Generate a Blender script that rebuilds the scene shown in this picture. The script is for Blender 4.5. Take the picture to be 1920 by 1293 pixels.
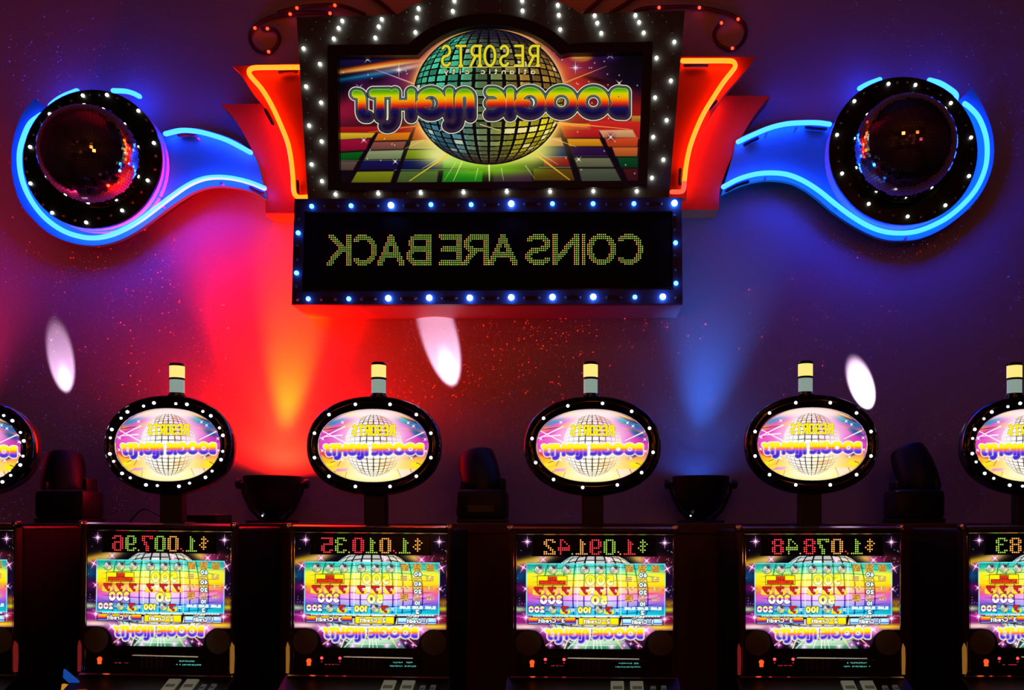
import bpy, bmesh, math, random
import numpy as np
from mathutils import Vector, Matrix

for _o in list(bpy.data.objects):
    bpy.data.objects.remove(_o, do_unlink=True)
SC = bpy.context.scene
COL = SC.collection
R = math.radians
rnd = random.Random(7)

# ------------------------------------------------------------------ camera, world, exposure
F, VX, VY, EYE = 1700.0, 1090.0, 980.0, 1.5       # focal length in pixels of a 1920 wide frame, foot of the lens axis, eye height
cam = bpy.data.cameras.new('camera')
cam.sensor_width = 36.0
cam.lens = 36.0 * F / 1920.0
cam.shift_x = -(VX - 960.0) / 1920.0
cam.shift_y = (VY - 646.5) / 1920.0
cam.clip_end = 60
co = bpy.data.objects.new('camera', cam)
co.location = (0, 0, EYE)
co.rotation_euler = (R(90), 0, 0)
COL.objects.link(co)
SC.camera = co
SC.view_settings.view_transform = 'Standard'
SC.view_settings.look = 'None'
SC.view_settings.exposure = 0.0
SC.view_settings.gamma = 1.0
SC.view_settings.use_curve_mapping = False
SC.cycles.use_denoising = True
SC.cycles.max_bounces = 5
SC.cycles.diffuse_bounces = 2
SC.cycles.glossy_bounces = 3
SC.cycles.sample_clamp_indirect = 3.0
SC.cycles.caustics_reflective = False
SC.cycles.caustics_refractive = False
SC.cycles.blur_glossy = 0.5
W = bpy.data.worlds.new('casino_dark')
SC.world = W
W.use_nodes = True
W.node_tree.nodes['Background'].inputs[0].default_value = (0.5, 0.32, 0.36, 1)
W.node_tree.nodes['Background'].inputs[1].default_value = 0.004


def P(px, py, d):
    """the point at depth d (metres from the lens) that the photograph shows at pixel px, py"""
    return Vector(((px - VX) * d / F, d, EYE - (py - VY) * d / F))


WALL = 4.0

def lamp(name, kind, loc, energy, color, aim=None, size=0.05, angle=None, blend=0.3, sx=None, sy=None):
    l = bpy.data.lights.new(name, kind)
    l.energy = energy
    l.color = color
    if kind == 'SPOT':
        l.spot_size = R(angle)
        l.spot_blend = blend
        l.shadow_soft_size = size
    elif kind == 'AREA':
        l.shape = 'RECTANGLE'
        l.size, l.size_y = sx, sy
    else:
        l.shadow_soft_size = size
    o = bpy.data.objects.new(name, l)
    o.location = loc
    if aim is not None:
        o.rotation_euler = (Vector(aim) - Vector(loc)).to_track_quat('-Z', 'Y').to_euler()
    COL.objects.link(o)
    return o

# the can between the first two machines throws red up the wall, the one between the next two blue
BLUE = (0.03, 0.20, 1.0)
rp = P(513, 889, 3.885)
lamp('red_wash_core', 'SPOT', rp, 135, (1.0, 0.14, 0.0005), rp + Vector((0.045, 0.13, 0.62)), 0.03, 30, 1.0)
lamp('red_wash_main', 'SPOT', rp, 480, (1.0, 0.002, 0.0005), rp + Vector((0.0, 0.07, 0.80)), 0.04, 64, 0.8)
lamp('red_wash_spill', 'SPOT', rp, 105, (1.0, 0.004, 0.001), rp + Vector((0.06, 0.05, 0.80)), 0.05, 168, 0.6)
bp = P(1310, 893, 3.885)
lamp('blue_wash_main', 'SPOT', bp, 58, BLUE, bp + Vector((0.10, 0.06, 0.80)), 0.08, 47, 0.9)
lamp('blue_wash_spill', 'SPOT', bp, 4, BLUE, bp + Vector((0.14, 0.05, 0.80)), 0.07, 120, 1.0)
# another red can stands past the edge of the frame
mp = P(-165, 889, 3.89)
lamp('pink_wash', 'SPOT', mp, 110, (1.0, 0.02, 0.16), mp + Vector((0.0, 0.03, 0.9)), 0.07, 80, 1.0)
# unseen red fill added above the sign to redden the wall
lamp('red_top_fill', 'AREA', (-0.38, 3.80, 3.97), 0.9, (1.0, 0.05, 0.02), (-0.38, 4.3, 4.25), sx=1.5, sy=0.06)
# three moving heads, each with a narrow beam that grazes the wall
def beam(foot, near, far, h, power, tint):
    f = P(foot[0], foot[1], WALL)
    n = P(near[0], near[1], WALL)
    q = P(far[0], far[1], WALL)
    a, b = math.atan((n - f).length / h), math.atan((q - f).length / h)
    d = (q - f).normalized()
    src = f + Vector((0, -h, 0))
    mid = math.tan((a + b) / 2) * h
    lamp('beam', 'SPOT', src, power, tint, f + d * mid, 0.008, math.degrees(b - a), 0.32)
    m2 = math.tan(a + (b - a) * 0.3) * h
    lamp('beam_cool', 'SPOT', src, power * 0.45, (0.45, 1.0, 1.0), f + d * m2, 0.008, math.degrees(b - a) * 0.62, 0.9)
    return src, f + d * mid
HEADS = [((147, 850), (124, 734), (100, 594), 0.16, 40.0, (1.0, 0.62, 0.92)),
         ((884, 846), (843, 724), (788, 500), 0.17, 66.0, (1.0, 0.60, 0.80)),
         ((1655, 840), (1630, 764), (1597, 667), 0.15, 70.0, (1.0, 0.70, 0.96))]
HEAD_SRC = [beam(*h) for h in HEADS]
# the rest of the casino behind the photographer

# ------------------------------------------------------------------ materials (all node based)
MATS = {}

def mat(name, base=(0.5, 0.5, 0.5), rough=0.5, metal=0.0, emit=None, strength=0.0, vary=0.15, scale=40.0, bump=0.0, coat=0.0, sample=True, spec=0.5):
    if name in MATS:
        return MATS[name]
    m = bpy.data.materials.new(name)
    m.use_nodes = True
    nt = m.node_tree
    b = nt.nodes['Principled BSDF']
    b.inputs['Metallic'].default_value = metal
    b.inputs['Specular IOR Level'].default_value = spec
    b.inputs['Coat Weight'].default_value = coat
    tc = nt.nodes.new('ShaderNodeTexCoord')
    no = nt.nodes.new('ShaderNodeTexNoise')
    no.inputs['Scale'].default_value = scale
    no.inputs['Detail'].default_value = 3
    nt.links.new(tc.outputs['Object'], no.inputs['Vector'])
    mr = nt.nodes.new('ShaderNodeMapRange')
    mr.inputs['To Min'].default_value = max(0.02, rough * (1 - vary))
    mr.inputs['To Max'].default_value = min(1.0, rough * (1 + vary))
    nt.links.new(no.outputs['Fac'], mr.inputs['Value'])
    nt.links.new(mr.outputs['Result'], b.inputs['Roughness'])
    mx = nt.nodes.new('ShaderNodeMix')
    mx.data_type = 'RGBA'
    mx.inputs['A'].default_value = (*[c * (1 - vary * 0.5) for c in base], 1)
    mx.inputs['B'].default_value = (*[min(1, c * (1 + vary * 0.5)) for c in base], 1)
    nt.links.new(no.outputs['Fac'], mx.inputs['Factor'])
    nt.links.new(mx.outputs['Result'], b.inputs['Base Color'])
    if bump:
        bu = nt.nodes.new('ShaderNodeBump')
        bu.inputs['Strength'].default_value = bump
        bu.inputs['Distance'].default_value = 0.002
        nt.links.new(no.outputs['Fac'], bu.inputs['Height'])
        nt.links.new(bu.outputs['Normal'], b.inputs['Normal'])
    if emit:
        b.inputs['Emission Color'].default_value = (*emit, 1)
        b.inputs['Emission Strength'].default_value = strength
        if not sample:
            m.cycles.emission_sampling = 'NONE'
    MATS[name] = m
    return m


def print_mat(name, strength, rough=0.12):
    """backlit print or lit dots: the colours sit on the mesh, the glass in front is smooth"""
    if name in MATS:
        return MATS[name]
    m = mat(name, (0.004, 0.004, 0.004), rough, 0, vary=0.1)
    nt = m.node_tree
    at = nt.nodes.new('ShaderNodeAttribute')
    at.attribute_name = 'ink'
    b = nt.nodes['Principled BSDF']
    nt.links.new(at.outputs['Color'], b.inputs['Emission Color'])
    b.inputs['Emission Strength'].default_value = strength
    b.inputs['Specular IOR Level'].default_value = 0.3
    m.cycles.emission_sampling = 'NONE'
    return m


def wall_mat():
    m = bpy.data.materials.new('glitter_wall_paint')
    m.use_nodes = True
    nt = m.node_tree
    N, L = nt.nodes, nt.links
    b = N['Principled BSDF']
    out = N['Material Output']
    tc = N.new('ShaderNodeTexCoord')
    no = N.new('ShaderNodeTexNoise')
    no.inputs['Scale'].default_value = 170
    no.inputs['Detail'].default_value = 2
    L.new(tc.outputs['Object'], no.inputs['Vector'])
    bu = N.new('ShaderNodeBump')
    bu.inputs['Strength'].default_value = 0.35
    bu.inputs['Distance'].default_value = 0.0015
    L.new(no.outputs['Fac'], bu.inputs['Height'])
    L.new(bu.outputs['Normal'], b.inputs['Normal'])
    big = N.new('ShaderNodeTexNoise')
    big.inputs['Scale'].default_value = 2.2
    L.new(tc.outputs['Object'], big.inputs['Vector'])
    mx = N.new('ShaderNodeMix')
    mx.data_type = 'RGBA'
    mx.inputs['A'].default_value = (0.44, 0.41, 0.47, 1)
    mx.inputs['B'].default_value = (0.50, 0.46, 0.53, 1)
    L.new(big.outputs['Fac'], mx.inputs['Factor'])
    L.new(mx.outputs['Result'], b.inputs['Base Color'])
    b.inputs['Roughness'].default_value = 0.6
    b.inputs['Specular IOR Level'].default_value = 0.25
    vo = N.new('ShaderNodeTexVoronoi')
    vo.inputs['Scale'].default_value = 250
    L.new(tc.outputs['Object'], vo.inputs['Vector'])
    sep = N.new('ShaderNodeSeparateColor')
    L.new(vo.outputs['Color'], sep.inputs['Color'])
    g1 = N.new('ShaderNodeMath'); g1.operation = 'GREATER_THAN'; g1.inputs[1].default_value = 0.74
    L.new(sep.outputs['Red'], g1.inputs[0])
    g2 = N.new('ShaderNodeMath'); g2.operation = 'LESS_THAN'; g2.inputs[1].default_value = 0.30
    L.new(vo.outputs['Distance'], g2.inputs[0])
    mu = N.new('ShaderNodeMath'); mu.operation = 'MULTIPLY'
    L.new(g1.outputs[0], mu.inputs[0]); L.new(g2.outputs[0], mu.inputs[1])
    geo = N.new('ShaderNodeNewGeometry')
    sub = N.new('ShaderNodeVectorMath'); sub.operation = 'SUBTRACT'; sub.inputs[1].default_value = (0.5, 0.5, 0.5)
    cx_ = N.new('ShaderNodeCombineXYZ')
    cx_.inputs['Y'].default_value = 0.5
    L.new(sep.outputs['Green'], cx_.inputs['X']); L.new(sep.outputs['Blue'], cx_.inputs['Z'])
    L.new(cx_.outputs[0], sub.inputs[0])
    sc_ = N.new('ShaderNodeVectorMath'); sc_.operation = 'SCALE'; sc_.inputs['Scale'].default_value = 2.6
    L.new(sub.outputs[0], sc_.inputs[0])
    ad = N.new('ShaderNodeVectorMath'); ad.operation = 'ADD'
    L.new(geo.outputs['Normal'], ad.inputs[0]); L.new(sc_.outputs[0], ad.inputs[1])
    nm = N.new('ShaderNodeVectorMath'); nm.operation = 'NORMALIZE'
    L.new(ad.outputs[0], nm.inputs[0])
    gl = N.new('ShaderNodeBsdfGlossy')
    gl.inputs['Color'].default_value = (0.9, 0.9, 0.9, 1)
    gl.inputs['Roughness'].default_value = 0.17
    L.new(nm.outputs[0], gl.inputs['Normal'])
    ms = N.new('ShaderNodeAddShader')
    cm = N.new('ShaderNodeMix'); cm.data_type = 'RGBA'
    cm.inputs['A'].default_value = (0, 0, 0, 1); cm.inputs['B'].default_value = (0.9, 0.9, 0.9, 1)
    L.new(mu.outputs[0], cm.inputs['Factor']); L.new(cm.outputs['Result'], gl.inputs['Color'])
    L.new(b.outputs[0], ms.inputs[0]); L.new(gl.outputs[0], ms.inputs[1])
    L.new(ms.outputs[0], out.inputs['Surface'])
    return m


M_WALL = wall_mat()
M_ROOM = mat('dark_room_paint', (0.05, 0.035, 0.04), 0.8)
M_CARPET = mat('dark_carpet', (0.04, 0.02, 0.025), 0.95, vary=0.5, scale=25, bump=0.4)
M_LEDGE = mat('dark_ledge_laminate', (0.13, 0.055, 0.045), 0.55)
M_CLIP = mat('clear_clip_plastic', (0.3, 0.32, 0.4), 0.3)
M_BLACK = mat('black_satin', (0.010, 0.009, 0.009), 0.45)
M_GLOSS = mat('black_gloss', (0.006, 0.006, 0.007), 0.12, coat=0.6)
M_CHROME = mat('chrome', (0.75, 0.75, 0.78), 0.12, 1.0)
M_BAR = mat('polished_bar', (0.95, 0.93, 0.95), 0.16, 1.0)
M_GREY = mat('sign_grey_paint', (0.11, 0.10, 0.09), 0.5, bump=0.15, scale=200)
M_BEZEL = mat('sign_bezel_brown', (0.022, 0.014, 0.016), 0.45)
M_SIGNSIDE = mat('sign_side_paint', (0.20, 0.13, 0.14), 0.55, bump=0.3, scale=170)
M_NAVYFRAME = mat('message_board_frame', (0.045, 0.030, 0.055), 0.45, spec=0.3)
M_SCREEN = mat('message_board_screen', (0.002, 0.002, 0.004), 0.5, spec=0.12)
M_REDPANEL = mat('red_fin_paint', (0.82, 0.07, 0.018), 0.5)
M_SWOOSH = mat('swoosh_blue_panel', (0.05, 0.56, 0.52), 0.5)
M_DRUM = mat('drum_pale_side', (0.60, 0.52, 0.66), 0.5)
M_MIRROR = mat('mirror_glass', (0.80, 0.80, 0.82), 0.05, 1.0, vary=0.3)
M_CORE = mat('ball_core', (0.01, 0.01, 0.01), 0.6)
M_NEONB = mat('blue_neon_glass', (0.1, 0.1, 0.1), 0.3, emit=(0.005, 0.040, 1.0), strength=22)
M_NEONR = mat('amber_red_neon_glass', (0.1, 0.1, 0.1), 0.3, emit=(1.0, 0.070, 0.003), strength=7.5)
M_NEONH = mat('hidden_red_neon_glass', (0.1, 0.1, 0.1), 0.3, emit=(1.0, 0.070, 0.003), strength=13.0)
M_NEONP = mat('salmon_neon_glass', (0.1, 0.1, 0.1), 0.3, emit=(1.0, 0.09, 0.04), strength=1.6)
M_BULB = mat('white_bulb_lit', (0.5, 0.5, 0.5), 0.3, emit=(0.92, 1.0, 0.90), strength=13.0)
M_DISCBULB = mat('disc_bulb_lit', (0.5, 0.5, 0.5), 0.3, emit=(0.95, 1.0, 0.90), strength=9.0)
M_BULBOFF = mat('bulb_unlit', (0.10, 0.095, 0.09), 0.25)
M_BBULB = mat('blue_bulb_lit', (0.2, 0.2, 0.2), 0.3, emit=(0.018, 0.16, 1.0), strength=26.0)
M_BBULBBIG = mat('blue_bulb_bright', (0.2, 0.2, 0.2), 0.3, emit=(0.03, 0.18, 1.0), strength=75.0)
M_TOPBULB = mat('topper_bulb_lit', (0.5, 0.5, 0.5), 0.3, emit=(0.80, 0.78, 1.0), strength=6.0)
M_ROPE = mat('red_rope_tube', (0.10, 0.008, 0.010), 0.35)
M_ROPELED = mat('red_rope_led', (0.3, 0.02, 0.02), 0.3, emit=(1.0, 0.028, 0.008), strength=6.0)
M_CANDLEY = mat('candle_yellow_lens', (0.5, 0.4, 0.15), 0.35, emit=(1.0, 0.74, 0.20), strength=1.1)
M_CANDLEW = mat('candle_white_lens', (0.42, 0.50, 0.46), 0.35, emit=(0.34, 0.50, 0.43), strength=0.62)
M_SPEAKER = mat('speaker_cloth', (0.13, 0.13, 0.10), 0.9, vary=0.8, scale=900, bump=0.5)
M_MACHINE = mat('machine_black_panel', (0.014, 0.009, 0.009), 0.38)
M_PILLAR = mat('machine_brown_side', (0.035, 0.018, 0.014), 0.4)
M_ORANGE = mat('orange_coin_lamp', (0.2, 0.05, 0.02), 0.3, emit=(1.0, 0.10, 0.02), strength=1.1)
M_REDLED = mat('red_led', (0.2, 0.02, 0.02), 0.3, emit=(1.0, 0.04, 0.05), strength=3.0)
M_REDDIM = mat('dim_red_led', (0.2, 0.02, 0.02), 0.3, emit=(1.0, 0.02, 0.05), strength=0.35)
M_CYAN = mat('cyan_display_dots', (0.02, 0.1, 0.1), 0.3, emit=(0.15, 0.75, 0.62), strength=0.55)
M_BUTTON = mat('pale_button', (0.42, 0.42, 0.33), 0.4, emit=(0.45, 0.47, 0.34), strength=0.16)
M_INK = mat('button_ink', (0.02, 0.02, 0.015), 0.6)
M_SIDELIGHT = mat('amber_side_lamp', (0.4, 0.2, 0.05), 0.4, emit=(1.0, 0.42, 0.07), strength=0.22)
M_SIDERED = mat('red_side_lamp', (0.4, 0.05, 0.05), 0.4, emit=(1.0, 0.06, 0.06), strength=0.13)
M_CREAM = mat('lit_cream_panel', (0.6, 0.58, 0.45), 0.5, emit=(0.9, 0.88, 0.70), strength=0.8)
M_TEALP = mat('lit_teal_panel', (0.1, 0.2, 0.2), 0.4, emit=(0.25, 0.35, 0.45), strength=0.4)
M_DARKRED = mat('dark_red_panel', (0.12, 0.02, 0.02), 0.4, emit=(0.5, 0.08, 0.05), strength=0.12)
M_BLUEP = mat('blue_side_print', (0.02, 0.08, 0.35), 0.4, emit=(0.01, 0.10, 0.55), strength=0.55)
M_AMBERP = mat('amber_side_print', (0.4, 0.2, 0.05), 0.4, emit=(0.9, 0.35, 0.03), strength=0.6)
M_LAMPW = mat('warm_room_lamp', (0.5, 0.4, 0.3), 0.5, emit=(1.0, 0.23, 0.03), strength=9.0)
M_FILLR = mat('rose_fill_lamp', (0.5, 0.3, 0.3), 0.5, emit=(1.0, 0.10, 0.22), strength=2.0)  # added fill that tints the ambient light, no known lamp
M_REDLENS = mat('red_can_lens', (0.3, 0.02, 0.02), 0.3, emit=(1.0, 0.05, 0.01), strength=3)
M_BLUELENS = mat('blue_can_lens', (0.02, 0.05, 0.3), 0.3, emit=(0.03, 0.15, 1.0), strength=3)
M_WHITELED = mat('tiny_white_led', (0.5, 0.5, 0.5), 0.3, emit=(0.75, 0.8, 1.0), strength=3)
M_SHADE = mat('moving_head_lens', (0.05, 0.05, 0.06), 0.1)

# ------------------------------------------------------------------ mesh helpers
class MB:
    def __init__(s):
        s.v, s.f = [], []

    def add(s, verts, faces):
        k = len(s.v)
        s.v += [tuple(v) for v in verts]
        s.f += [tuple(i + k for i in f) for f in faces]
        return s

    def box(s, x0, x1, y0, y1, z0, z1, b=0.0):
        bm = bmesh.new()
        bmesh.ops.create_cube(bm, size=1.0)
        for v in bm.verts:
            v.co = Vector(((x0 + x1) / 2 + v.co.x * (x1 - x0), (y0 + y1) / 2 + v.co.y * (y1 - y0), (z0 + z1) / 2 + v.co.z * (z1 - z0)))
        if b:
            bmesh.ops.bevel(bm, geom=bm.edges[:], offset=b, segments=2, affect='EDGES', profile=0.5)
        bm.verts.index_update()
        s.add([v.co for v in bm.verts], [[v.index for v in f.verts] for f in bm.faces])
        bm.free()
        return s

    def pbox(s, px0, py0, px1, py1, d0, d1, b=0.0):
        a, c = P(px0, py1, d0), P(px1, py0, d0)
        return s.box(a.x, c.x, d0, d1, a.z, c.z, b)

    def prism(s, poly, d0, d1, chamfer=0.0):
        """a flat shape given by its outline (pixels, seen at depth d0), straight back to depth d1"""
        pts = [P(x, y, d0) for x, y in poly]
        n = len(pts)
        v = [tuple(p) for p in pts] + [(p.x, d1, p.z) for p in pts]
        area = sum(pts[i].x * pts[(i + 1) % n].z - pts[(i + 1) % n].x * pts[i].z for i in range(n))
        ring = list(range(n)) if area > 0 else list(range(n))[::-1]
        f = [ring, [i + n for i in ring[::-1]]]
        for i in range(n):
            a, b = ring[i], ring[(i + 1) % n]
            f.append([b, a, a + n, b + n])
        return s.add(v, f)

    def frame(s, outer, inner, d0, d1):
        """outline with a hole; both outlines have the same number of points"""
        n = len(outer)
        po = [P(x, y, d0) for x, y in outer]
        pi = [P(x, y, d0) for x, y in inner]
        v = [tuple(p) for p in po] + [tuple(p) for p in pi] + [(p.x, d1, p.z) for p in po] + [(p.x, d1, p.z) for p in pi]
        f = []
        for i in range(n):
            j = (i + 1) % n
            f += [[i, j, n + j, n + i], [2 * n + j, 2 * n + i, 3 * n + i, 3 * n + j],
                  [j, i, 2 * n + i, 2 * n + j], [n + i, n + j, 3 * n + j, 3 * n + i]]
        return s.add(v, f)

    def tube(s, pts, r, n=10, closed=False, cap=True):
        pts = [Vector(p) for p in pts]
        m = len(pts)
        v, f = [], []
        up = Vector((0, 1, 0))
        rings = []
        for i, p in enumerate(pts):
            if closed:
                t = (pts[(i + 1) % m] - pts[i - 1]).normalized()
            else:
                t = (pts[min(i + 1, m - 1)] - pts[max(i - 1, 0)]).normalized()
            u = up if abs(t.dot(up)) < 0.95 else Vector((0, 0, 1))
            a = t.cross(u).normalized()
            b = a.cross(t).normalized()
            rr = r[i] if isinstance(r, (list, tuple)) else r
            rings.append([p + (a * math.cos(2 * math.pi * k / n) + b * math.sin(2 * math.pi * k / n)) * rr for k in range(n)])
        if cap and not closed:
            t0 = (pts[0] - pts[1]).normalized()
            t1 = (pts[-1] - pts[-2]).normalized()
            r0 = r[0] if isinstance(r, (list, tuple)) else r
            r1 = r[-1] if isinstance(r, (list, tuple)) else r
            rings = [[pts[0] + (q - pts[0]) * 0.6 + t0 * r0 * 0.7 for q in rings[0]]] + rings + [[pts[-1] + (q - pts[-1]) * 0.6 + t1 * r1 * 0.7 for q in rings[-1]]]
        m = len(rings)
        for ring in rings:
            v += [tuple(q) for q in ring]
        for i in range(m if closed else m - 1):
            j = (i + 1) % m
            for k in range(n):
                l = (k + 1) % n
                f.append([i * n + k, i * n + l, j * n + l, j * n + k])
        if not closed:
            f.append(list(range(n))[::-1])
            f.append([(m - 1) * n + k for k in range(n)])
        return s.add(v, f)

    def lathe(s, prof, c, axis='Z', n=24, ex=1.0):
        """prof: (radius, height) pairs along the axis through c"""
        c = Vector(c)
        v, f = [], []
        for r, h in prof:
            for k in range(n):
                a = 2 * math.pi * k / n
                x, y = r * math.cos(a), r * math.sin(a)
                v.append(tuple(c + (Vector((x, y, h)) if axis == 'Z' else Vector((x, -h, y)) if axis == 'Y' else Vector((h, x, y)))))
        for i in range(len(prof) - 1):
            for k in range(n):
                l = (k + 1) % n
                f.append([i * n + k, i * n + l, (i + 1) * n + l, (i + 1) * n + k])
        f.append(list(range(n))[::-1])
        f.append([(len(prof) - 1) * n + k for k in range(n)])
        return s.add(v, f)

    def ball(s, c, r, nu=10, nv=6, sy=1.0):
        prof = [(max(r * math.sin(math.pi * i / nv), r * 0.02), -r * math.cos(math.pi * i / nv)) for i in range(nv + 1)]
        return s.lathe(prof, c, 'Y', nu)

    def mesh(s, name, m, loc=(0, 0, 0), smooth=False):
        me = bpy.data.meshes.new(name)
        loc = Vector(loc)
        me.from_pydata([tuple(Vector(v) - loc) for v in s.v], [], s.f)
        me.update()
        bm = bmesh.new()
        bm.from_mesh(me)
        bmesh.ops.recalc_face_normals(bm, faces=bm.faces[:])
        bm.to_mesh(me)
        bm.free()
        if smooth:
            me.polygons.foreach_set('use_smooth', [True] * len(me.polygons))
            try:
                me.set_sharp_from_angle(angle=R(40))
            except Exception:
                pass
        me.materials.append(m)
        return me

    def build(s, name, m, parent=None, smooth=False, at=None):
        """link the collected shape as one object; with a parent its points stay where they are in the world"""
        base = Vector(at) if at is not None else (Vector(parent_world(parent)) if parent else Vector((0, 0, 0)))
        o = bpy.data.objects.new(name, s.mesh(name, m, base, smooth))
        COL.objects.link(o)
        if parent:
            o.parent = parent
            o.location = base - Vector(parent_world(parent))
        else:
            o.location = base
        return o


def parent_world(o):
    l = Vector((0, 0, 0))
    while o is not None:
        l += Vector(o.location)
        o = o.parent
    return l


def tag(o, label=None, cat=None, group=None, kind=None):
    if label:
        o['label'] = label
    if cat:
        o['category'] = cat
    if group:
        o['group'] = group
    if kind:
        o['kind'] = kind
    return o


def thing(name, loc, label, cat, group=None):
    o = bpy.data.objects.new(name, None)
    o.empty_display_size = 0.05
    o.location = loc
    COL.objects.link(o)
    return tag(o, label, cat, group)


def put(name, mesh, parent, loc):
    """one more object on a shared mesh, at the world point loc"""
    o = bpy.data.objects.new(name, mesh)
    COL.objects.link(o)
    if parent:
        o.parent = parent
        o.location = Vector(loc) - parent_world(parent)
    else:
        o.location = loc
    return o


def copy_tree(o, parent=None):
    c = o.copy()
    COL.objects.link(c)
    if parent:
        c.parent = parent
    for ch in list(o.children):
        copy_tree(ch, c)
    return c


def spline(pts, k=6, closed=False):
    pts = [np.array(p, float) for p in pts]
    n = len(pts)
    out = []
    rng = range(n) if closed else range(n - 1)
    for i in rng:
        p1, p2 = pts[i], pts[(i + 1) % n]
        p0 = pts[i - 1] if (closed or i > 0) else 2 * p1 - p2
        p3 = pts[(i + 2) % n] if (closed or i + 2 < n) else 2 * p2 - p1
        for j in range(k):
            t = j / k
            out.append(tuple(0.5 * ((2 * p1) + (p2 - p0) * t + (2 * p0 - 5 * p1 + 4 * p2 - p3) * t * t + (3 * p1 - p0 - 3 * p2 + p3) * t ** 3)))
    if not closed:
        out.append(tuple(pts[-1]))
    return out


def px_tube(pts, d, r, k=5, n=10):
    return MB().tube([P(x, y, d) for x, y in spline(pts, k)], r, n)
# ------------------------------------------------------------------ painting the flat prints (numpy, colours end up on dense meshes)
def arc(cx, cy, rx, ry, a0, a1, n=10):
    return [(cx + rx * math.cos(R(a0 + (a1 - a0) * i / n)), cy + ry * math.sin(R(a0 + (a1 - a0) * i / n))) for i in range(n + 1)]


def seg_sdf(X, Y, lines):
    """distance to a set of polylines"""
    d = np.full(X.shape, 1e6, np.float32)
    for ln in lines:
        for (ax, ay), (bx, by) in zip(ln[:-1], ln[1:]):
            dx, dy = bx - ax, by - ay
            q = dx * dx + dy * dy
            t = np.clip(((X - ax) * dx + (Y - ay) * dy) / (q if q > 1e-9 else 1.0), 0, 1)
            np.minimum(d, (X - ax - t * dx) ** 2 + (Y - ay - t * dy) ** 2, out=d)
    return np.sqrt(d)


def stops(v, st):
    """piecewise linear colour ramp, st = [(pos, (r,g,b)), ...] in 0..255"""
    xs = [s[0] for s in st]
    return np.stack([np.interp(v, xs, [s[1][k] / 255.0 for s in st]) for k in range(3)], -1)


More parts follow.
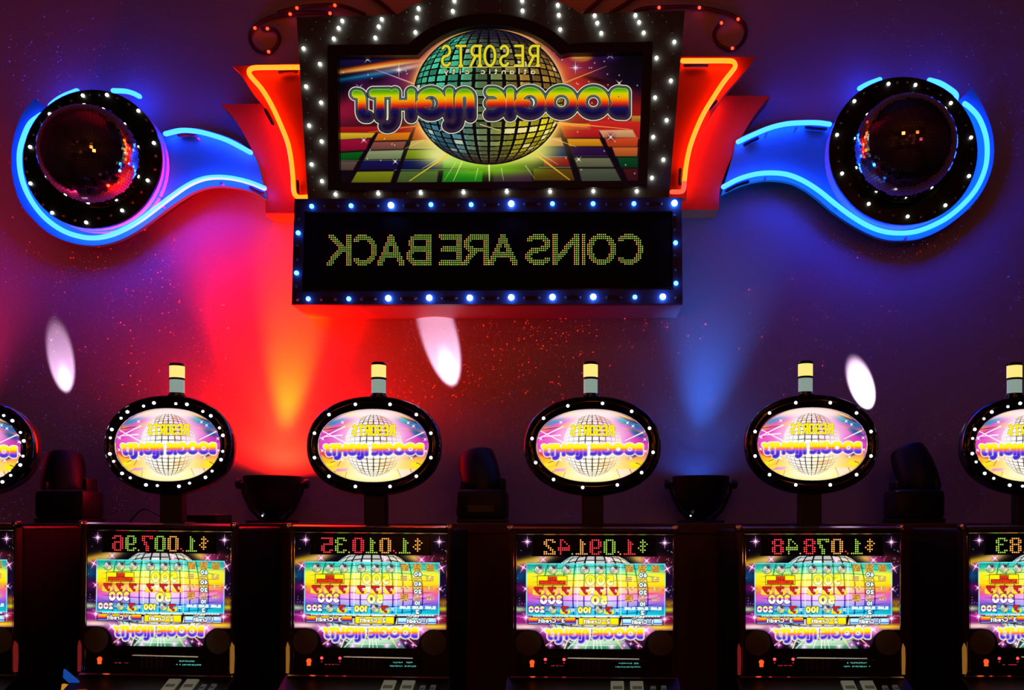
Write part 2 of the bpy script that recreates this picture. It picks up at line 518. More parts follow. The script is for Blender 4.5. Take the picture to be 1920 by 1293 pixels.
# strokes of the plain lettering: box height 1, y down
E_ = lambda cx, cy, rx, ry: arc(cx, cy, rx, ry, 0, 360, 20)
GLYPH = {
    'A': (.72, [[(0, 1), (.36, 0), (.72, 1)], [(.14, .66), (.58, .66)]]),
    'B': (.62, [[(0, 0), (0, 1), (.36, 1)] + arc(.36, .74, .26, .26, 90, -90) + [(0, .48)], [(0, 0), (.32, 0)] + arc(.32, .24, .24, .24, -90, 90) + [(0, .48)]]),
    'C': (.74, [arc(.42, .5, .42, .5, -48, -312, 18)]),
    'D': (.66, [[(0, 0), (0, 1), (.22, 1)] + arc(.22, .5, .44, .5, 90, -90) + [(0, 0)]]),
    'E': (.52, [[(.52, 0), (0, 0), (0, 1), (.52, 1)], [(0, .48), (.46, .48)]]),
    'G': (.76, [arc(.42, .5, .42, .5, -48, -330, 18) + [(.78, .55), (.46, .55)]]),
    'I': (.06, [[(.03, 0), (.03, 1)]]),
    'K': (.64, [[(0, 0), (0, 1)], [(.58, 0), (0, .60)], [(.2, .42), (.64, 1)]]),
    'L': (.46, [[(0, 0), (0, 1), (.46, 1)]]),
    'N': (.64, [[(0, 1), (0, 0), (.64, 1), (.64, 0)]]),
    'O': (.82, [E_(.41, .5, .41, .5)]),
    'P': (.56, [[(0, 1), (0, 0), (.3, 0)] + arc(.3, .27, .26, .27, -90, 90) + [(0, .54)]]),
    'R': (.62, [[(0, 1), (0, 0), (.32, 0)] + arc(.32, .25, .25, .25, -90, 90) + [(0, .5)], [(.28, .5), (.62, 1)]]),
    'S': (.60, [arc(.31, .255, .27, .255, -30, -270, 14) + arc(.30, .755, .29, .245, -90, 150, 14)]),
    'T': (.60, [[(0, 0), (.60, 0)], [(.30, 0), (.30, 1)]]),
    'V': (.66, [[(0, 0), (.33, 1), (.66, 0)]]),
    'Y': (.62, [[(0, 0), (.31, .5), (.62, 0)], [(.31, .5), (.31, 1)]]),
    '0': (.80, [E_(.40, .5, .40, .5)]),
    '1': (.20, [[(0, .18), (.18, 0), (.18, 1)]]),
    '2': (.60, [arc(.30, .28, .28, .28, -160, 30, 12) + [(0, 1), (.62, 1)]]),
    '3': (.58, [arc(.28, .26, .26, .26, -150, 90, 12) + arc(.28, .74, .30, .26, -90, 150, 12)]),
    '4': (.64, [[(.48, 1), (.48, 0), (0, .68), (.64, .68)]]),
    '5': (.60, [[(.56, 0), (.08, 0), (.05, .44)] + arc(.28, .69, .30, .31, -120, 140, 14)]),
    '6': (.66, [[(.44, 0), (.10, .50)], E_(.33, .69, .31, .31)]),
    '7': (.58, [[(0, 0), (.58, 0), (.2, 1)]]),
    'c': (.46, [arc(.26, .70, .26, .30, -45, -315, 12)]),
    'r': (.30, [[(0, .42), (0, 1)], [(0, .62)] + arc(.22, .62, .2, .2, -180, -60, 6)]),
    'e': (.50, [[(.02, .68), (.48, .68)] + arc(.25, .70, .25, .30, 0, -310, 14)]),
    'd': (.50, [E_(.23, .72, .23, .28), [(.48, 0), (.48, 1)]]),
    'i': (.06, [[(.03, .42), (.03, 1)], [(.03, .12), (.03, .16)]]),
    't': (.30, [[(.15, .08), (.15, 1), (.3, 1)], [(0, .40), (.30, .40)]]),
    's': (.36, [[(.34, .46), (.08, .46), (.06, .66), (.32, .72), (.32, .98), (0, .98)]]),
    'a': (.46, [E_(.22, .72, .22, .28), [(.45, .44), (.45, 1)]]),
    'l': (.06, [[(.03, 0), (.03, 1)]]),
    'n': (.42, [[(0, .42), (0, 1)], [(0, .64)] + arc(.21, .64, .21, .2, -180, 0, 6) + [(.42, 1)]]),
    'y': (.46, [[(0, .42), (.23, 1)], [(.46, .42), (.14, 1.25)]]),
    '=': (.50, [[(0, .34), (.5, .34)], [(0, .66), (.5, .66)]]),
    ' ': (.30, []),
}


def word_lines(word, xr, y, h, wide=1.0, gap=.26):
    """the word as the mirrored photograph shows it: it starts at x = xr and runs to the left"""
    out, x = [], 0.0
    for ch in word:
        w, ls = GLYPH[ch]
        for l in ls:
            out.append([(xr - (x + px) * h * wide, y + py * h) for px, py in l])
        x += w + gap
    return out, (x - gap) * h * wide


class Canvas:
    def __init__(s, x0, y0, x1, y1, ppu):
        s.x0, s.y0, s.x1, s.y1, s.ppu = x0, y0, x1, y1, ppu
        s.w, s.h = int(round((x1 - x0) * ppu)) + 1, int(round((y1 - y0) * ppu)) + 1
        s.X, s.Y = np.meshgrid(np.linspace(x0, x1, s.w, dtype=np.float32), np.linspace(y0, y1, s.h, dtype=np.float32))
        s.img = np.zeros((s.h, s.w, 3), np.float32)
        s.rg = np.random.default_rng(5)

    def win(s, x0, y0, x1, y1):
        a = max(0, int((x0 - s.x0) * s.ppu) - 1); b = min(s.w, int((x1 - s.x0) * s.ppu) + 3)
        c = max(0, int((y0 - s.y0) * s.ppu) - 1); d = min(s.h, int((y1 - s.y0) * s.ppu) + 3)
        return slice(c, max(c, d)), slice(a, max(a, b))

    def over(s, w, a, col):
        """a = opacity on window w"""
        if a.size == 0:
            return
        col = np.asarray(col, np.float32)
        if col.ndim == 1:
            col = col / 255.0
        s.img[w] += (col - s.img[w]) * np.clip(a, 0, 1)[..., None]

    def screen(s, w, a, col):
        if a.size == 0:
            return
        c = np.asarray(col, np.float32) / 255.0
        s.img[w] = 1 - (1 - s.img[w]) * (1 - c * np.clip(a, 0, 1)[..., None])

    def cov(s, d):
        return np.clip(0.5 - d * s.ppu, 0, 1)

    def blob(s, cx, cy, rx, ry, ang, col, a=1.0, p=1.0):
        m = max(rx, ry) * 2.2
        w = s.win(cx - m, cy - m, cx + m, cy + m)
        X, Y = s.X[w] - cx, s.Y[w] - cy
        c, n = math.cos(R(ang)), math.sin(R(ang))
        q = ((X * c + Y * n) / rx) ** 2 + ((-X * n + Y * c) / ry) ** 2
        s.over(w, a * np.exp(-q ** p), col)

    def poly(s, pts, col, a=1.0, soft=0.0, col2=None):
        """convex shape; col2 blends in from top to bottom"""
        xs = [p[0] for p in pts]; ys = [p[1] for p in pts]
        w = s.win(min(xs) - 3, min(ys) - 3, max(xs) + 3, max(ys) + 3)
        X, Y = s.X[w], s.Y[w]
        if X.size == 0:
            return
        ar = sum(pts[i][0] * pts[(i + 1) % len(pts)][1] - pts[(i + 1) % len(pts)][0] * pts[i][1] for i in range(len(pts)))
        d = np.full(X.shape, -1e6, np.float32)
        for i in range(len(pts)):
            (ax, ay), (bx, by) = pts[i], pts[(i + 1) % len(pts)]
            l = math.hypot(bx - ax, by - ay) + 1e-9
            e = ((X - ax) * (by - ay) - (Y - ay) * (bx - ax)) / l
            d = np.maximum(d, e if ar > 0 else -e)
        al = np.clip(0.5 - d / (soft or 1.0 / s.ppu), 0, 1) * a
        c = col
        if col2 is not None:
            c = stops(Y, [(min(ys), col), (max(ys), col2)])
        s.over(w, al, c)

    def rect(s, x0, y0, x1, y1, col, a=1.0, soft=0.0, col2=None):
        s.poly([(x0, y0), (x1, y0), (x1, y1), (x0, y1)], col, a, soft, col2)

    def line(s, x0, y0, x1, y1, w0, w1, col, a0=1.0, a1=None):
        a1 = a0 if a1 is None else a1
        m = max(w0, w1) + 2
        w = s.win(min(x0, x1) - m, min(y0, y1) - m, max(x0, x1) + m, max(y0, y1) + m)
        X, Y = s.X[w], s.Y[w]
        if X.size == 0:
            return
        dx, dy = x1 - x0, y1 - y0
        t = np.clip(((X - x0) * dx + (Y - y0) * dy) / (dx * dx + dy * dy + 1e-9), 0, 1)
        d = np.hypot(X - x0 - t * dx, Y - y0 - t * dy) - (w0 + (w1 - w0) * t) / 2
        s.over(w, s.cov(d) * (a0 + (a1 - a0) * t), col)

    def star(s, cx, cy, r, col, n=4, rot=0.0, w=1.2, glow=None, glow_r=None):
        if glow is not None:
            s.blob(cx, cy, glow_r or r * .8, glow_r or r * .8, 0, glow, .8)
        for k in range(n):
            a = R(rot + 360 * k / n)
            rr = r if (n <= 4 or k % 2 == 0) else r * .55
            s.line(cx, cy, cx + rr * math.cos(a), cy + rr * math.sin(a), w * 1.3, .35, col, 1, .5)
        s.blob(cx, cy, w * 1.2, w * 1.2, 0, col, 1)

    def dots(s, pts, col, r=.8):
        for x, y in pts:
            s.blob(x, y, r, r, 0, col, .95)

    def strokes(s, lines, half, fill, edge=None, edge_w=0.0, col_of_y=None, outer=None, outer_w=0.0):
        xs = [p[0] for l in lines for p in l]; ys = [p[1] for l in lines for p in l]
        m = half + edge_w + outer_w + 2
        w = s.win(min(xs) - m, min(ys) - m, max(xs) + m, max(ys) + m)
        if s.X[w].size == 0:
            return
        d = seg_sdf(s.X[w], s.Y[w], lines)
        if outer is not None:
            s.over(w, s.cov(d - half - edge_w - outer_w), outer)
        if edge is not None:
            s.over(w, s.cov(d - half - edge_w), edge)
        s.over(w, s.cov(d - half), stops(s.Y[w], col_of_y) if col_of_y else fill)

    def word(s, text, xr, y, h, half, fill, edge=None, edge_w=0.0, wide=1.0, gap=.26, width=None, **k):
        if width:
            _, w0 = word_lines(text, xr, y, h, 1.0, gap)
            wide = width / w0
        ls, w = word_lines(text, xr, y, h, wide, gap)
        s.strokes(ls, half, fill, edge, edge_w, **k)
        return w

    def globe(s, cx, cy, rx, ry, tile, mortar, dlon, dlat, wlon, wlat, rim=None, dist=2.2, alpha=1.0, seed=3, a_of=None):
        """the drawn mirror ball: tile(lon, lat, random) gives the colour of a tile"""
        w = s.win(cx - rx - 2, cy - ry - 2, cx + rx + 2, cy + ry + 2)
        X, Y = (s.X[w] - cx) / rx, (s.Y[w] - cy) / ry
        if X.size == 0:
            return
        rr = np.hypot(X, Y)
        k = 1 / math.sqrt(dist * dist - 1)
        u, v = X * k, -Y * k
        A = 1 + u * u + v * v
        disc = np.maximum(dist * dist - A * (dist * dist - 1), 0)
        t = (dist - np.sqrt(disc)) / A
        px, py, pz = u * t, v * t, dist - t
        lat = np.degrees(np.arcsin(np.clip(py, -1, 1)))
        lon = np.degrees(np.arctan2(px, pz)) + dlon * 40.0
        la = lat + dlat * 40.0
        i, j = np.floor(lon / dlon).astype(int), np.floor(la / dlat).astype(int)
        fx, fy = lon / dlon - i, la / dlat - j
        rng = np.random.default_rng(seed).random((200, 200)).astype(np.float32)
        rv = rng[i % 200, j % 200]
        # joints keep the same width on the sphere
        lx = wlon / dlon
        ly = wlat / dlat
        inside = (fx > lx / 2) & (fx < 1 - lx / 2) & (fy > ly / 2) & (fy < 1 - ly / 2)
        c = tile((i + .5) * dlon - dlon * 40, (j + .5) * dlat - dlat * 40, rv, fx, fy, X, Y)
        m = np.asarray(mortar(X, Y) if callable(mortar) else np.array(mortar, np.float32) / 255.0, np.float32)
        if m.ndim == 1:
            m = np.broadcast_to(m, c.shape)
        c = np.where(inside[..., None], c, m)
        al = s.cov((rr - 1) * min(rx, ry)) * alpha
        if a_of is not None:
            al = al * a_of(X, Y, inside)
        s.over(w, al, c)
        if rim is not None:
            s.over(w, s.cov(np.abs(rr - 1) * min(rx, ry) - rim[1] / 2), rim[0])


# ---- the two-word disco lettering, laid out in the pixels of the large sign
LOGO = [
    # NIGHTS, from the left edge of the picture
    spline([(667, 176), (674, 177.5), (678, 184), (678.5, 196), (679, 211), (683, 218), (690, 218.5)], 4),
    [(699.6, 174.8), (728.7, 174.3)], [(713, 176), (713, 219)],
    [(771, 173.5), (771, 219)], [(740.5, 173.5), (740.5, 222)], spline([(740.5, 222), (738.5, 230), (733, 236), (726, 238), (721.5, 236.5)], 4), [(740.5, 195.2), (771, 195.2)],
    arc(808.2, 193.5, 21, 21.5, 212, 540, 22), [(787.5, 193.8), (803, 193.8)],
    [(842.5, 172), (842.5, 218)],
    [(882, 218)] + arc(871, 184.5, 11, 11, 0, -180, 10) + [(860, 223)], spline([(860, 223), (858, 231), (852, 236), (845, 237), (841, 235)], 4),
    # BOOGIE
    spline([(918.5, 172.5), (928, 173), (937, 178.5), (941.5, 188)], 4), [(918.5, 193.6), (940.5, 193.6)], spline([(918, 215), (928, 214.5), (937, 208.5), (941.5, 199), (941.5, 188)], 4),
    [(956.5, 172), (956.5, 216)],
    arc(993.7, 192, 21.5, 21.5, 212, 540, 22), [(973, 193.7), (987.5, 193.7)],
    arc(1052.6, 191.4, 22, 21.5, 0, 360, 26),
    arc(1112.5, 191.4, 22, 21.5, 0, 360, 26),
    [(1171, 173), (1171, 213)], arc(1160, 181, 9.2, 9.2, 0, 360, 14), arc(1159.5, 204, 9, 8.5, 0, 360, 14), [(1159, 204), (1164, 205)], [(1160, 172.5), (1171, 173)], [(1160, 212.5), (1171, 213)],
]
LOGO_DARK = [(163, (60, 150, 20)), (168, (90, 165, 10)), (175, (205, 205, 0)), (182, (235, 175, 0)), (188, (238, 120, 0)), (192, (222, 60, 20)), (196, (180, 28, 24)), (200, (70, 20, 60)), (203, (20, 18, 82)), (211, (12, 12, 56)), (216, (28, 12, 44)), (240, (16, 10, 36))]
LOGO_LIT = [(160, (215, 240, 60)), (172, (255, 240, 0)), (182, (255, 225, 0)), (188, (255, 170, 10)), (193, (255, 110, 60)), (198, (215, 90, 190)), (204, (110, 70, 225)), (216, (70, 40, 190)), (240, (60, 40, 200))]


def logo(cv, cx, cy, k, ramp, style):
    """k = size against the large sign; style 'dark' is the large sign, 'lit' the small over-bright ones"""
    w = cv.win(cx - 275 * k, cy - 50 * k, cx + 275 * k, cy + 56 * k)
    X = (cv.X[w] - cx) / k + 921.5
    Y = (cv.Y[w] - cy) / k + 200
    if X.size == 0:
        return
    pp = cv.ppu * k
    d = np.full(X.shape, 1e3, np.float32)
    for ln in LOGO:
        xs = [p[0] for p in ln]; ys = [p[1] for p in ln]
        m = 18
        cols = np.where((X[0] > min(xs) - m) & (X[0] < max(xs) + m))[0]
        rows = np.where((Y[:, 0] > min(ys) - m) & (Y[:, 0] < max(ys) + m))[0]
        if len(cols) == 0 or len(rows) == 0:
            continue
        q = (slice(rows[0], rows[-1] + 1), slice(cols[0], cols[-1] + 1))
        d[q] = np.minimum(d[q], seg_sdf(X[q], Y[q], [ln]))
    d = d - 6.7
    cvv = lambda e: np.clip(0.5 - e * pp, 0, 1)
    Ys = Y - np.clip((1000 - X) * 0.016, 0, 6)
    if style == 'dark':
        cv.over(w, cvv(d - 7.9), (20, 8, 8))
        cv.over(w, cvv(d - 7.1), (248, 236, 214))
        cv.over(w, cvv(d - 5.5), (14, 26, 30))
        cv.over(w, cvv(np.abs(d - 2.9) - .75), stops(Y, [(160, (60, 110, 90)), (185, (110, 130, 140)), (210, (70, 60, 80)), (235, (60, 40, 60))]))
        cv.over(w, cvv(d - .9), stops(Ys, [(165, (200, 220, 120)), (185, (250, 210, 90)), (196, (220, 100, 60)), (204, (60, 30, 60)), (222, (90, 50, 90))]))
        cv.over(w, cvv(d), stops(Ys, ramp))
        cv.over(w, cvv(np.abs(d + 2.0) - .7) * np.clip((Ys - 205) / 8, 0, .35), (90, 50, 100))
    else:
        cv.over(w, cvv(d - 9.0), (255, 250, 240))
        cv.over(w, cvv(d - 5.0), stops(Y, [(165, (210, 200, 60)), (190, (230, 150, 80)), (205, (50, 20, 110)), (240, (30, 20, 90))]))
        cv.over(w, cvv(d - 3.2), (250, 240, 250) if style == 'lit2' else stops(Y, [(165, (250, 240, 120)), (192, (255, 200, 140)), (206, (180, 150, 240)), (240, (150, 130, 240))]))
        cv.over(w, cvv(d - 1.0), stops(Ys, ramp))


def resorts(cv, xr, y, h, width, half, fill, edge, edge_w, serif=True):
    """tall thin capitals with serifs"""
    ls = []
    for i, ch in enumerate('RESORTS'):
        w, gl = GLYPH[ch]
        k = h * (.44 if ch == 'S' else .40 if ch == 'O' else .46) / .62
        c = xr - .235 * h - i * (width - .47 * h) / 6.0
        for l in gl:
            ls.append([(c - (px - w / 2) * k, y + py * h) for px, py in l])
        if ch in 'RT':
            feet = [0.0] if ch == 'R' else [w / 2]
            for f_ in feet:
                ls.append([(c - (f_ - w / 2) * k - h * .06, y + h), (c - (f_ - w / 2) * k + h * .06, y + h)])
        if ch == 'R':
            ls.append([(c + w / 2 * k, y), (c + w / 2 * k + h * .06, y)])
    cv.strokes(ls, half, fill, edge, edge_w)


def lettering_mosaic(cv, x0, y0, x1, y1, rows, cols, a, b, seed):
    """block of print too small to read, as it looks from here"""
    g = np.random.default_rng(seed)
    hx, hy = (x1 - x0) / cols, (y1 - y0) / rows
    for i in range(rows):
        for j in range(cols):
            cv.rect(x0 + j * hx, y0 + i * hy, x0 + (j + .8) * hx, y0 + (i + .72) * hy, a if g.random() < .55 else b, .9)


# ---- print 1: the large sign
def paint_sign():
    cv = Canvas(624, 44, 1216, 350, 1.5)
    X, Y = cv.X, cv.Y
    allw = (slice(0, cv.h), slice(0, cv.w))
    cv.over(allw, np.ones(X.shape), stops(Y, [(90, (6, 5, 10)), (170, (14, 8, 22)), (230, (60, 14, 30)), (350, (12, 10, 10))]))
    # sky on the left
    cv.blob(745, 150, 70, 30, -12, (78, 20, 74), 1)
    cv.blob(700, 165, 60, 22, 0, (60, 14, 66), .9)
    cv.blob(690, 108, 70, 12, -10, (26, 14, 66), .9)
    cv.blob(742, 101, 40, 7, -8, (8, 50, 110), .95)
    cv.blob(752, 99, 22, 2.5, -3, (30, 130, 120), .9)
    cv.blob(790, 100, 30, 12, -30, (120, 20, 80), .9)
    cv.blob(640, 160, 22, 30, 0, (4, 4, 12), .95)
    cv.blob(655, 205, 48, 22, -18, (150, 18, 46), 1)
    cv.blob(690, 190, 46, 12, -25, (96, 14, 52), .8)
    cv.blob(706, 150, 22, 7, -10, (12, 4, 18), .8)
    for x0, y0, x1, y1, w0, w1, c in [(634, 134, 770, 111, 3, 7, (196, 52, 14)), (634, 135, 790, 113, 2, 9, (214, 130, 30)), (640, 136, 795, 114, 1.5, 5, (240, 190, 110)),
                                      (630, 152, 760, 131, 10, 7, (6, 60, 120)), (640, 149, 770, 128, 4, 5, (10, 120, 140)), (700, 136, 790, 120, 4, 9, (120, 100, 130)), (745, 131, 792, 121, 3, 7, (222, 190, 170))]:
        ln_ = math.hypot(x1 - x0, y1 - y0)
        cv.blob(x0 + (x1 - x0) * .56, y0 + (y1 - y0) * .56, ln_ * .60, max(w0, w1) * .52, math.degrees(math.atan2(y1 - y0, x1 - x0)), c, .95, 1.1)
    cv.line(702, 129.5, 776, 157, 1, 2.6, (240, 200, 210), .4, 1)
    # sky on the right
    cv.blob(1080, 120, 50, 34, 10, (90, 18, 76), 1)
    cv.blob(1110, 140, 60, 26, 18, (84, 22, 84), .95)
    cv.blob(1075, 105, 34, 12, 25, (180, 30, 20), .9)
    cv.blob(1070, 132, 46, 12, 16, (200, 52, 24), .95)
    cv.blob(1105, 148, 60, 7, 16, (190, 60, 26), .9)
    cv.blob(1150, 162, 50, 8, 22, (110, 20, 60), .9)
    cv.blob(1170, 145, 60, 26, 0, (10, 6, 16), .85)
    cv.blob(1180, 108, 50, 22, 0, (6, 4, 10), .9)
    cv.blob(1142, 104, 20, 12, 0, (36, 12, 70), .9)
    cv.blob(1090, 100, 26, 7, 10, (30, 14, 76), .8)
    cv.blob(1085, 168, 36, 24, 30, (200, 30, 22), 1)
    cv.blob(1120, 150, 30, 5, 14, (16, 6, 10), .8)
    cv.blob(1130, 215, 80, 22, 0, (196, 34, 22), 1)
    cv.blob(1190, 205, 24, 20, 0, (140, 20, 18), 1)
    cv.line(1059, 155, 1137, 124, 2.6, .9, (250, 180, 90), 1, .5)
    # coin
    cv.blob(1091, 109, 20, 7, -6, (170, 104, 36), 1, 3)
    cv.blob(1088, 106, 17, 3.4, -6, (236, 190, 84), .95, 2)
    cv.blob(1098, 104, 18, 3, -8, (140, 60, 20), .7)
    # dance floor: tiles in perspective, left and right of the ball
    cv.rect(624, 240, 1216, 350, (16, 6, 14))
    Lt = [[(634, 238), (790, 236), (784, 250), (634, 250), (170, 24, 24)], [(634, 249), (704, 249), (697, 258), (634, 262), (214, 176, 36)], [(634, 262), (694, 260), (686, 281), (634, 284), (150, 14, 50)],
          [(706, 250), (770, 248), (765, 262), (701, 264), (226, 120, 20)], [(700, 266), (762, 265), (756, 279), (692, 281), (134, 74, 66)], [(690, 283), (757, 281), (751, 298), (683, 299), (136, 150, 106)],
          [(634, 287), (682, 284), (672, 299), (634, 300), (8, 88, 20)], [(634, 302), (671, 302), (662, 319), (634, 319), (92, 70, 60)], [(676, 301), (752, 301), (744, 317), (668, 318), (22, 16, 74)],
          [(668, 322), (739, 321), (732, 342), (656, 342), (120, 126, 20)], [(756, 301), (826, 300), (822, 316), (752, 317), (14, 18, 78)], [(751, 321), (822, 320), (819, 342), (742, 342), (76, 100, 44)],
          [(770, 264), (800, 260), (830, 278), (766, 279), (206, 180, 100)], [(764, 281), (850, 280), (850, 297), (758, 298), (120, 140, 20)], [(780, 238), (812, 236), (812, 262), (772, 262), (214, 66, 24)],
          [(833, 301), (910, 301), (908, 315), (830, 315), (20, 130, 40)], [(832, 320), (905, 320), (904, 342), (828, 342), (30, 134, 26)]]
    Rt = [[(1050, 232), (1200, 230), (1200, 244), (1050, 244), (222, 120, 24)], [(1048, 237), (1110, 237), (1112, 243), (1050, 243), (212, 76, 44)], [(1104, 226), (1205, 226), (1205, 262), (1108, 243), (200, 34, 30)],
          [(1053, 244), (1122, 244), (1127, 258), (1058, 258), (190, 24, 32)], [(1063, 260), (1124, 260), (1131, 274), (1067, 274), (226, 142, 22)], [(1123, 244), (1186, 243), (1194, 258), (1131, 258), (226, 160, 110)],
          [(1134, 259), (1197, 258), (1195, 275), (1140, 275), (208, 70, 30)], [(1020, 258), (1052, 258), (1058, 274), (1020, 274), (214, 150, 104)], [(1000, 277), (1060, 276), (1064, 293), (1010, 293), (14, 24, 92)],
          [(1068, 276), (1138, 276), (1146, 292), (1074, 292), (44, 14, 62)], [(1148, 276), (1196, 276), (1195, 293), (1154, 293), (200, 96, 40)], [(1020, 295), (1067, 295), (1071, 312), (1020, 312), (150, 26, 28)],
          [(1076, 296), (1147, 296), (1155, 313), (1083, 313), (104, 104, 76)], [(1157, 295), (1196, 295), (1196, 314), (1164, 314), (8, 62, 30)], [(1000, 316), (1072, 316), (1078, 338), (1000, 338), (92, 62, 14)],
          [(1085, 316), (1158, 316), (1167, 340), (1091, 340), (72, 78, 62)], [(1168, 316), (1196, 316), (1196, 340), (1178, 340), (66, 16, 24)], [(925, 318), (995, 318), (998, 342), (925, 342), (70, 24, 66)],
          [(1184, 217), (1206, 217), (1206, 228), (1184, 228), (190, 130, 40)]]
    for q in Lt + Rt:
        c = q[4]
        cv.poly(q[:4], c, 1, 2.2, tuple(min(255, int(k * .75)) for k in c))
    for x0, y0, x1, y1, c in [(634, 300.5, 860, 300.5, (90, 120, 100)), (740, 318.5, 880, 318, (120, 180, 150)), (760, 278, 870, 277, (190, 210, 120)), (1000, 293.7, 1068, 293.7, (170, 200, 180)), (1010, 313.5, 1074, 313.5, (150, 180, 140)), (1076, 292.6, 1140, 292.6, (90, 60, 110))]:
        cv.line(x0, y0, x1, y1, 1.0, 1.0, c, .8)
    for x0, y0, x1, y1, w0, w1 in [(706, 251, 652, 345, 5, 9), (777, 240, 738, 345, 4, 9), (1049, 240, 1085, 345, 5, 10), (1136, 275, 1174, 345, 8, 11)]:
        cv.line(x0, y0, x1, y1, w0, w1, (14, 4, 14), .9)
    # light round the ball
    cx, cy, rx, ry = 916.5, 181.5, 140, 126
    q = np.hypot((X - cx) / rx, (Y - cy) / ry) - 1
    band = np.clip(1 - np.abs(q) / .2, 0, 1)
    topness = np.clip((200 - Y) / 150, 0, 1)
    side = np.where(X > cx, 1.0, .75)
    cv.over(allw, np.exp(-(np.clip(q, 0, 9) / .16) ** 1.2) * .85 * side, stops(Y, [(50, (214, 90, 30)), (100, (190, 60, 60)), (180, (220, 100, 40)), (235, (240, 150, 40)), (270, (226, 190, 70)), (300, (150, 190, 20)), (330, (60, 150, 20))]))
    cv.over(allw, np.exp(-(np.clip(q, 0, 9) / .055) ** 1.3) * .95, stops(Y, [(50, (244, 190, 110)), (110, (240, 190, 120)), (200, (250, 190, 70)), (260, (250, 220, 150)), (300, (220, 230, 90))]))
    cv.blob(803, 72, 36, 7, -32, (232, 206, 150), .9)
    cv.line(793, 88, 845, 58, 3, 1.5, (10, 90, 70), .9)
    cv.blob(848, 300, 46, 16, 10, (170, 220, 90), .8)
    cv.blob(822, 290, 30, 18, 0, (236, 226, 150), .85)
    cv.blob(1002, 290, 40, 18, -10, (220, 220, 110), .85)
    cv.blob(930, 318, 70, 10, 0, (120, 190, 20), .7)
    # ball
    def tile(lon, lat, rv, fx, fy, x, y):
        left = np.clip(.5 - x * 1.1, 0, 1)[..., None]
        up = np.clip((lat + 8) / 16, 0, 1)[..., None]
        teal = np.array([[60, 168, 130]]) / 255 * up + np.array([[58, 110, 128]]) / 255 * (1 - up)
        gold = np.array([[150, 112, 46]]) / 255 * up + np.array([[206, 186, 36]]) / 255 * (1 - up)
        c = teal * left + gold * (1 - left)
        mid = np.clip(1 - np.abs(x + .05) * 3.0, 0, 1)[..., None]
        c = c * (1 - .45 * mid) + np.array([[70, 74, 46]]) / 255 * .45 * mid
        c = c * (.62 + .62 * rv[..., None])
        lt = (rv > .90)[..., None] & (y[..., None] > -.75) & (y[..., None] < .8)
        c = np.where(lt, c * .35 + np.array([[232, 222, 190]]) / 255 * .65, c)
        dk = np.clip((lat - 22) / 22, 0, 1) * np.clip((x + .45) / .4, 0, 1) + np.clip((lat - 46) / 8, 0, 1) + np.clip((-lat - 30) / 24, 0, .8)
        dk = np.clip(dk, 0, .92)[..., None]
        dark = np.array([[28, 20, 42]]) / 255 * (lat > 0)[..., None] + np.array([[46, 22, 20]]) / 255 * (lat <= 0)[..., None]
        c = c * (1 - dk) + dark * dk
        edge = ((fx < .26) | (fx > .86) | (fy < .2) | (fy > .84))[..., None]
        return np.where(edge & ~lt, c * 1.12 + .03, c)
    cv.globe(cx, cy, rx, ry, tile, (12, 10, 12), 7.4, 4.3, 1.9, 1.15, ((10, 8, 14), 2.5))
    cv.line(838, 229, 824, 246, 2.2, .8, (240, 235, 200), 1)
    cv.line(900, 233, 936, 244, 1.6, 1.2, (240, 220, 150), .9)
    for x0, y0, x1, y1, w0, c in [(840, 290, 768, 339, 3.4, (248, 206, 40)), (1003, 288, 1068, 337, 3.4, (252, 196, 60)), (826, 296, 792, 316, 1.6, (230, 220, 170)), (1010, 286, 1046, 308, 1.6, (248, 190, 130)), (866, 304, 850, 339, 2, (250, 240, 110)), (855, 304, 833, 338, 1.4, (220, 220, 90)), (917, 310, 917.5, 339, 3.2, (250, 246, 170)),
                               (896, 316, 891, 338, 1.4, (220, 240, 130)), (940, 315, 944, 338, 1.4, (200, 230, 140)), (985, 310, 1002, 334, 1.2, (220, 220, 150)), (1038, 260, 1080, 275, 1.8, (250, 200, 90)), (1040, 229, 1180, 242, 2.2, (255, 190, 90)), (1045, 232, 1100, 238, 2.6, (255, 170, 70)), (795, 262, 760, 278, 1.4, (240, 200, 110)), (780, 236, 690, 248, 1.6, (250, 150, 70))]:
        cv.line(x0, y0, x1, y1, w0, w0 * .45, c, .95, .7)
    cream = (246, 232, 206)
    for x, y, r, n, rot, g in [(689, 111, 9, 4, 40, None), (748, 131, 14, 8, 0, None), (682, 262.5, 8, 4, 42, None), (741, 302.5, 7, 4, 42, None), (1079, 127, 13, 8, 0, (120, 40, 110)), (1144, 104, 9, 4, 45, (60, 26, 90)), (1145, 257, 9, 4, 45, (90, 20, 60)), (1085, 298.5, 7, 4, 45, None), (998, 67, 9, 8, 10, None), (1161, 156, 9, 4, 45, None), (674, 164, 9, 4, 42, None)]:
        cv.star(x, y, r, cream, n, rot, 1.4, g)
    g = np.random.default_rng(11)
    cv.dots([(644, 135.5), (697, 147), (761, 133), (763, 138), (690, 140), (633, 143), (1031, 86), (1040, 99), (1054, 112), (1115, 118), (1105, 127), (1109, 127), (1133, 115), (1139, 139), (1161, 141), (1104, 153), (1140, 159), (1195, 160), (1081, 156), (1084, 158), (721, 260), (735, 270), (740, 272), (694, 281), (689, 298), (714, 300.5), (1083, 247), (1153, 265), (1133, 283), (1061, 296), (1173, 309), (1190, 325), (1090, 318), (1141, 222), (1110, 193), (882, 50), (1003, 60), (799, 92)], cream, 1.1)
    # lettering
    resorts(cv, 1009, 86, 37, 181, 2.5, (222, 208, 44), (18, 14, 8), 1.3)
    cv.line(827, 126.5, 1010, 124.5, 1.3, 1.3, (226, 214, 120))
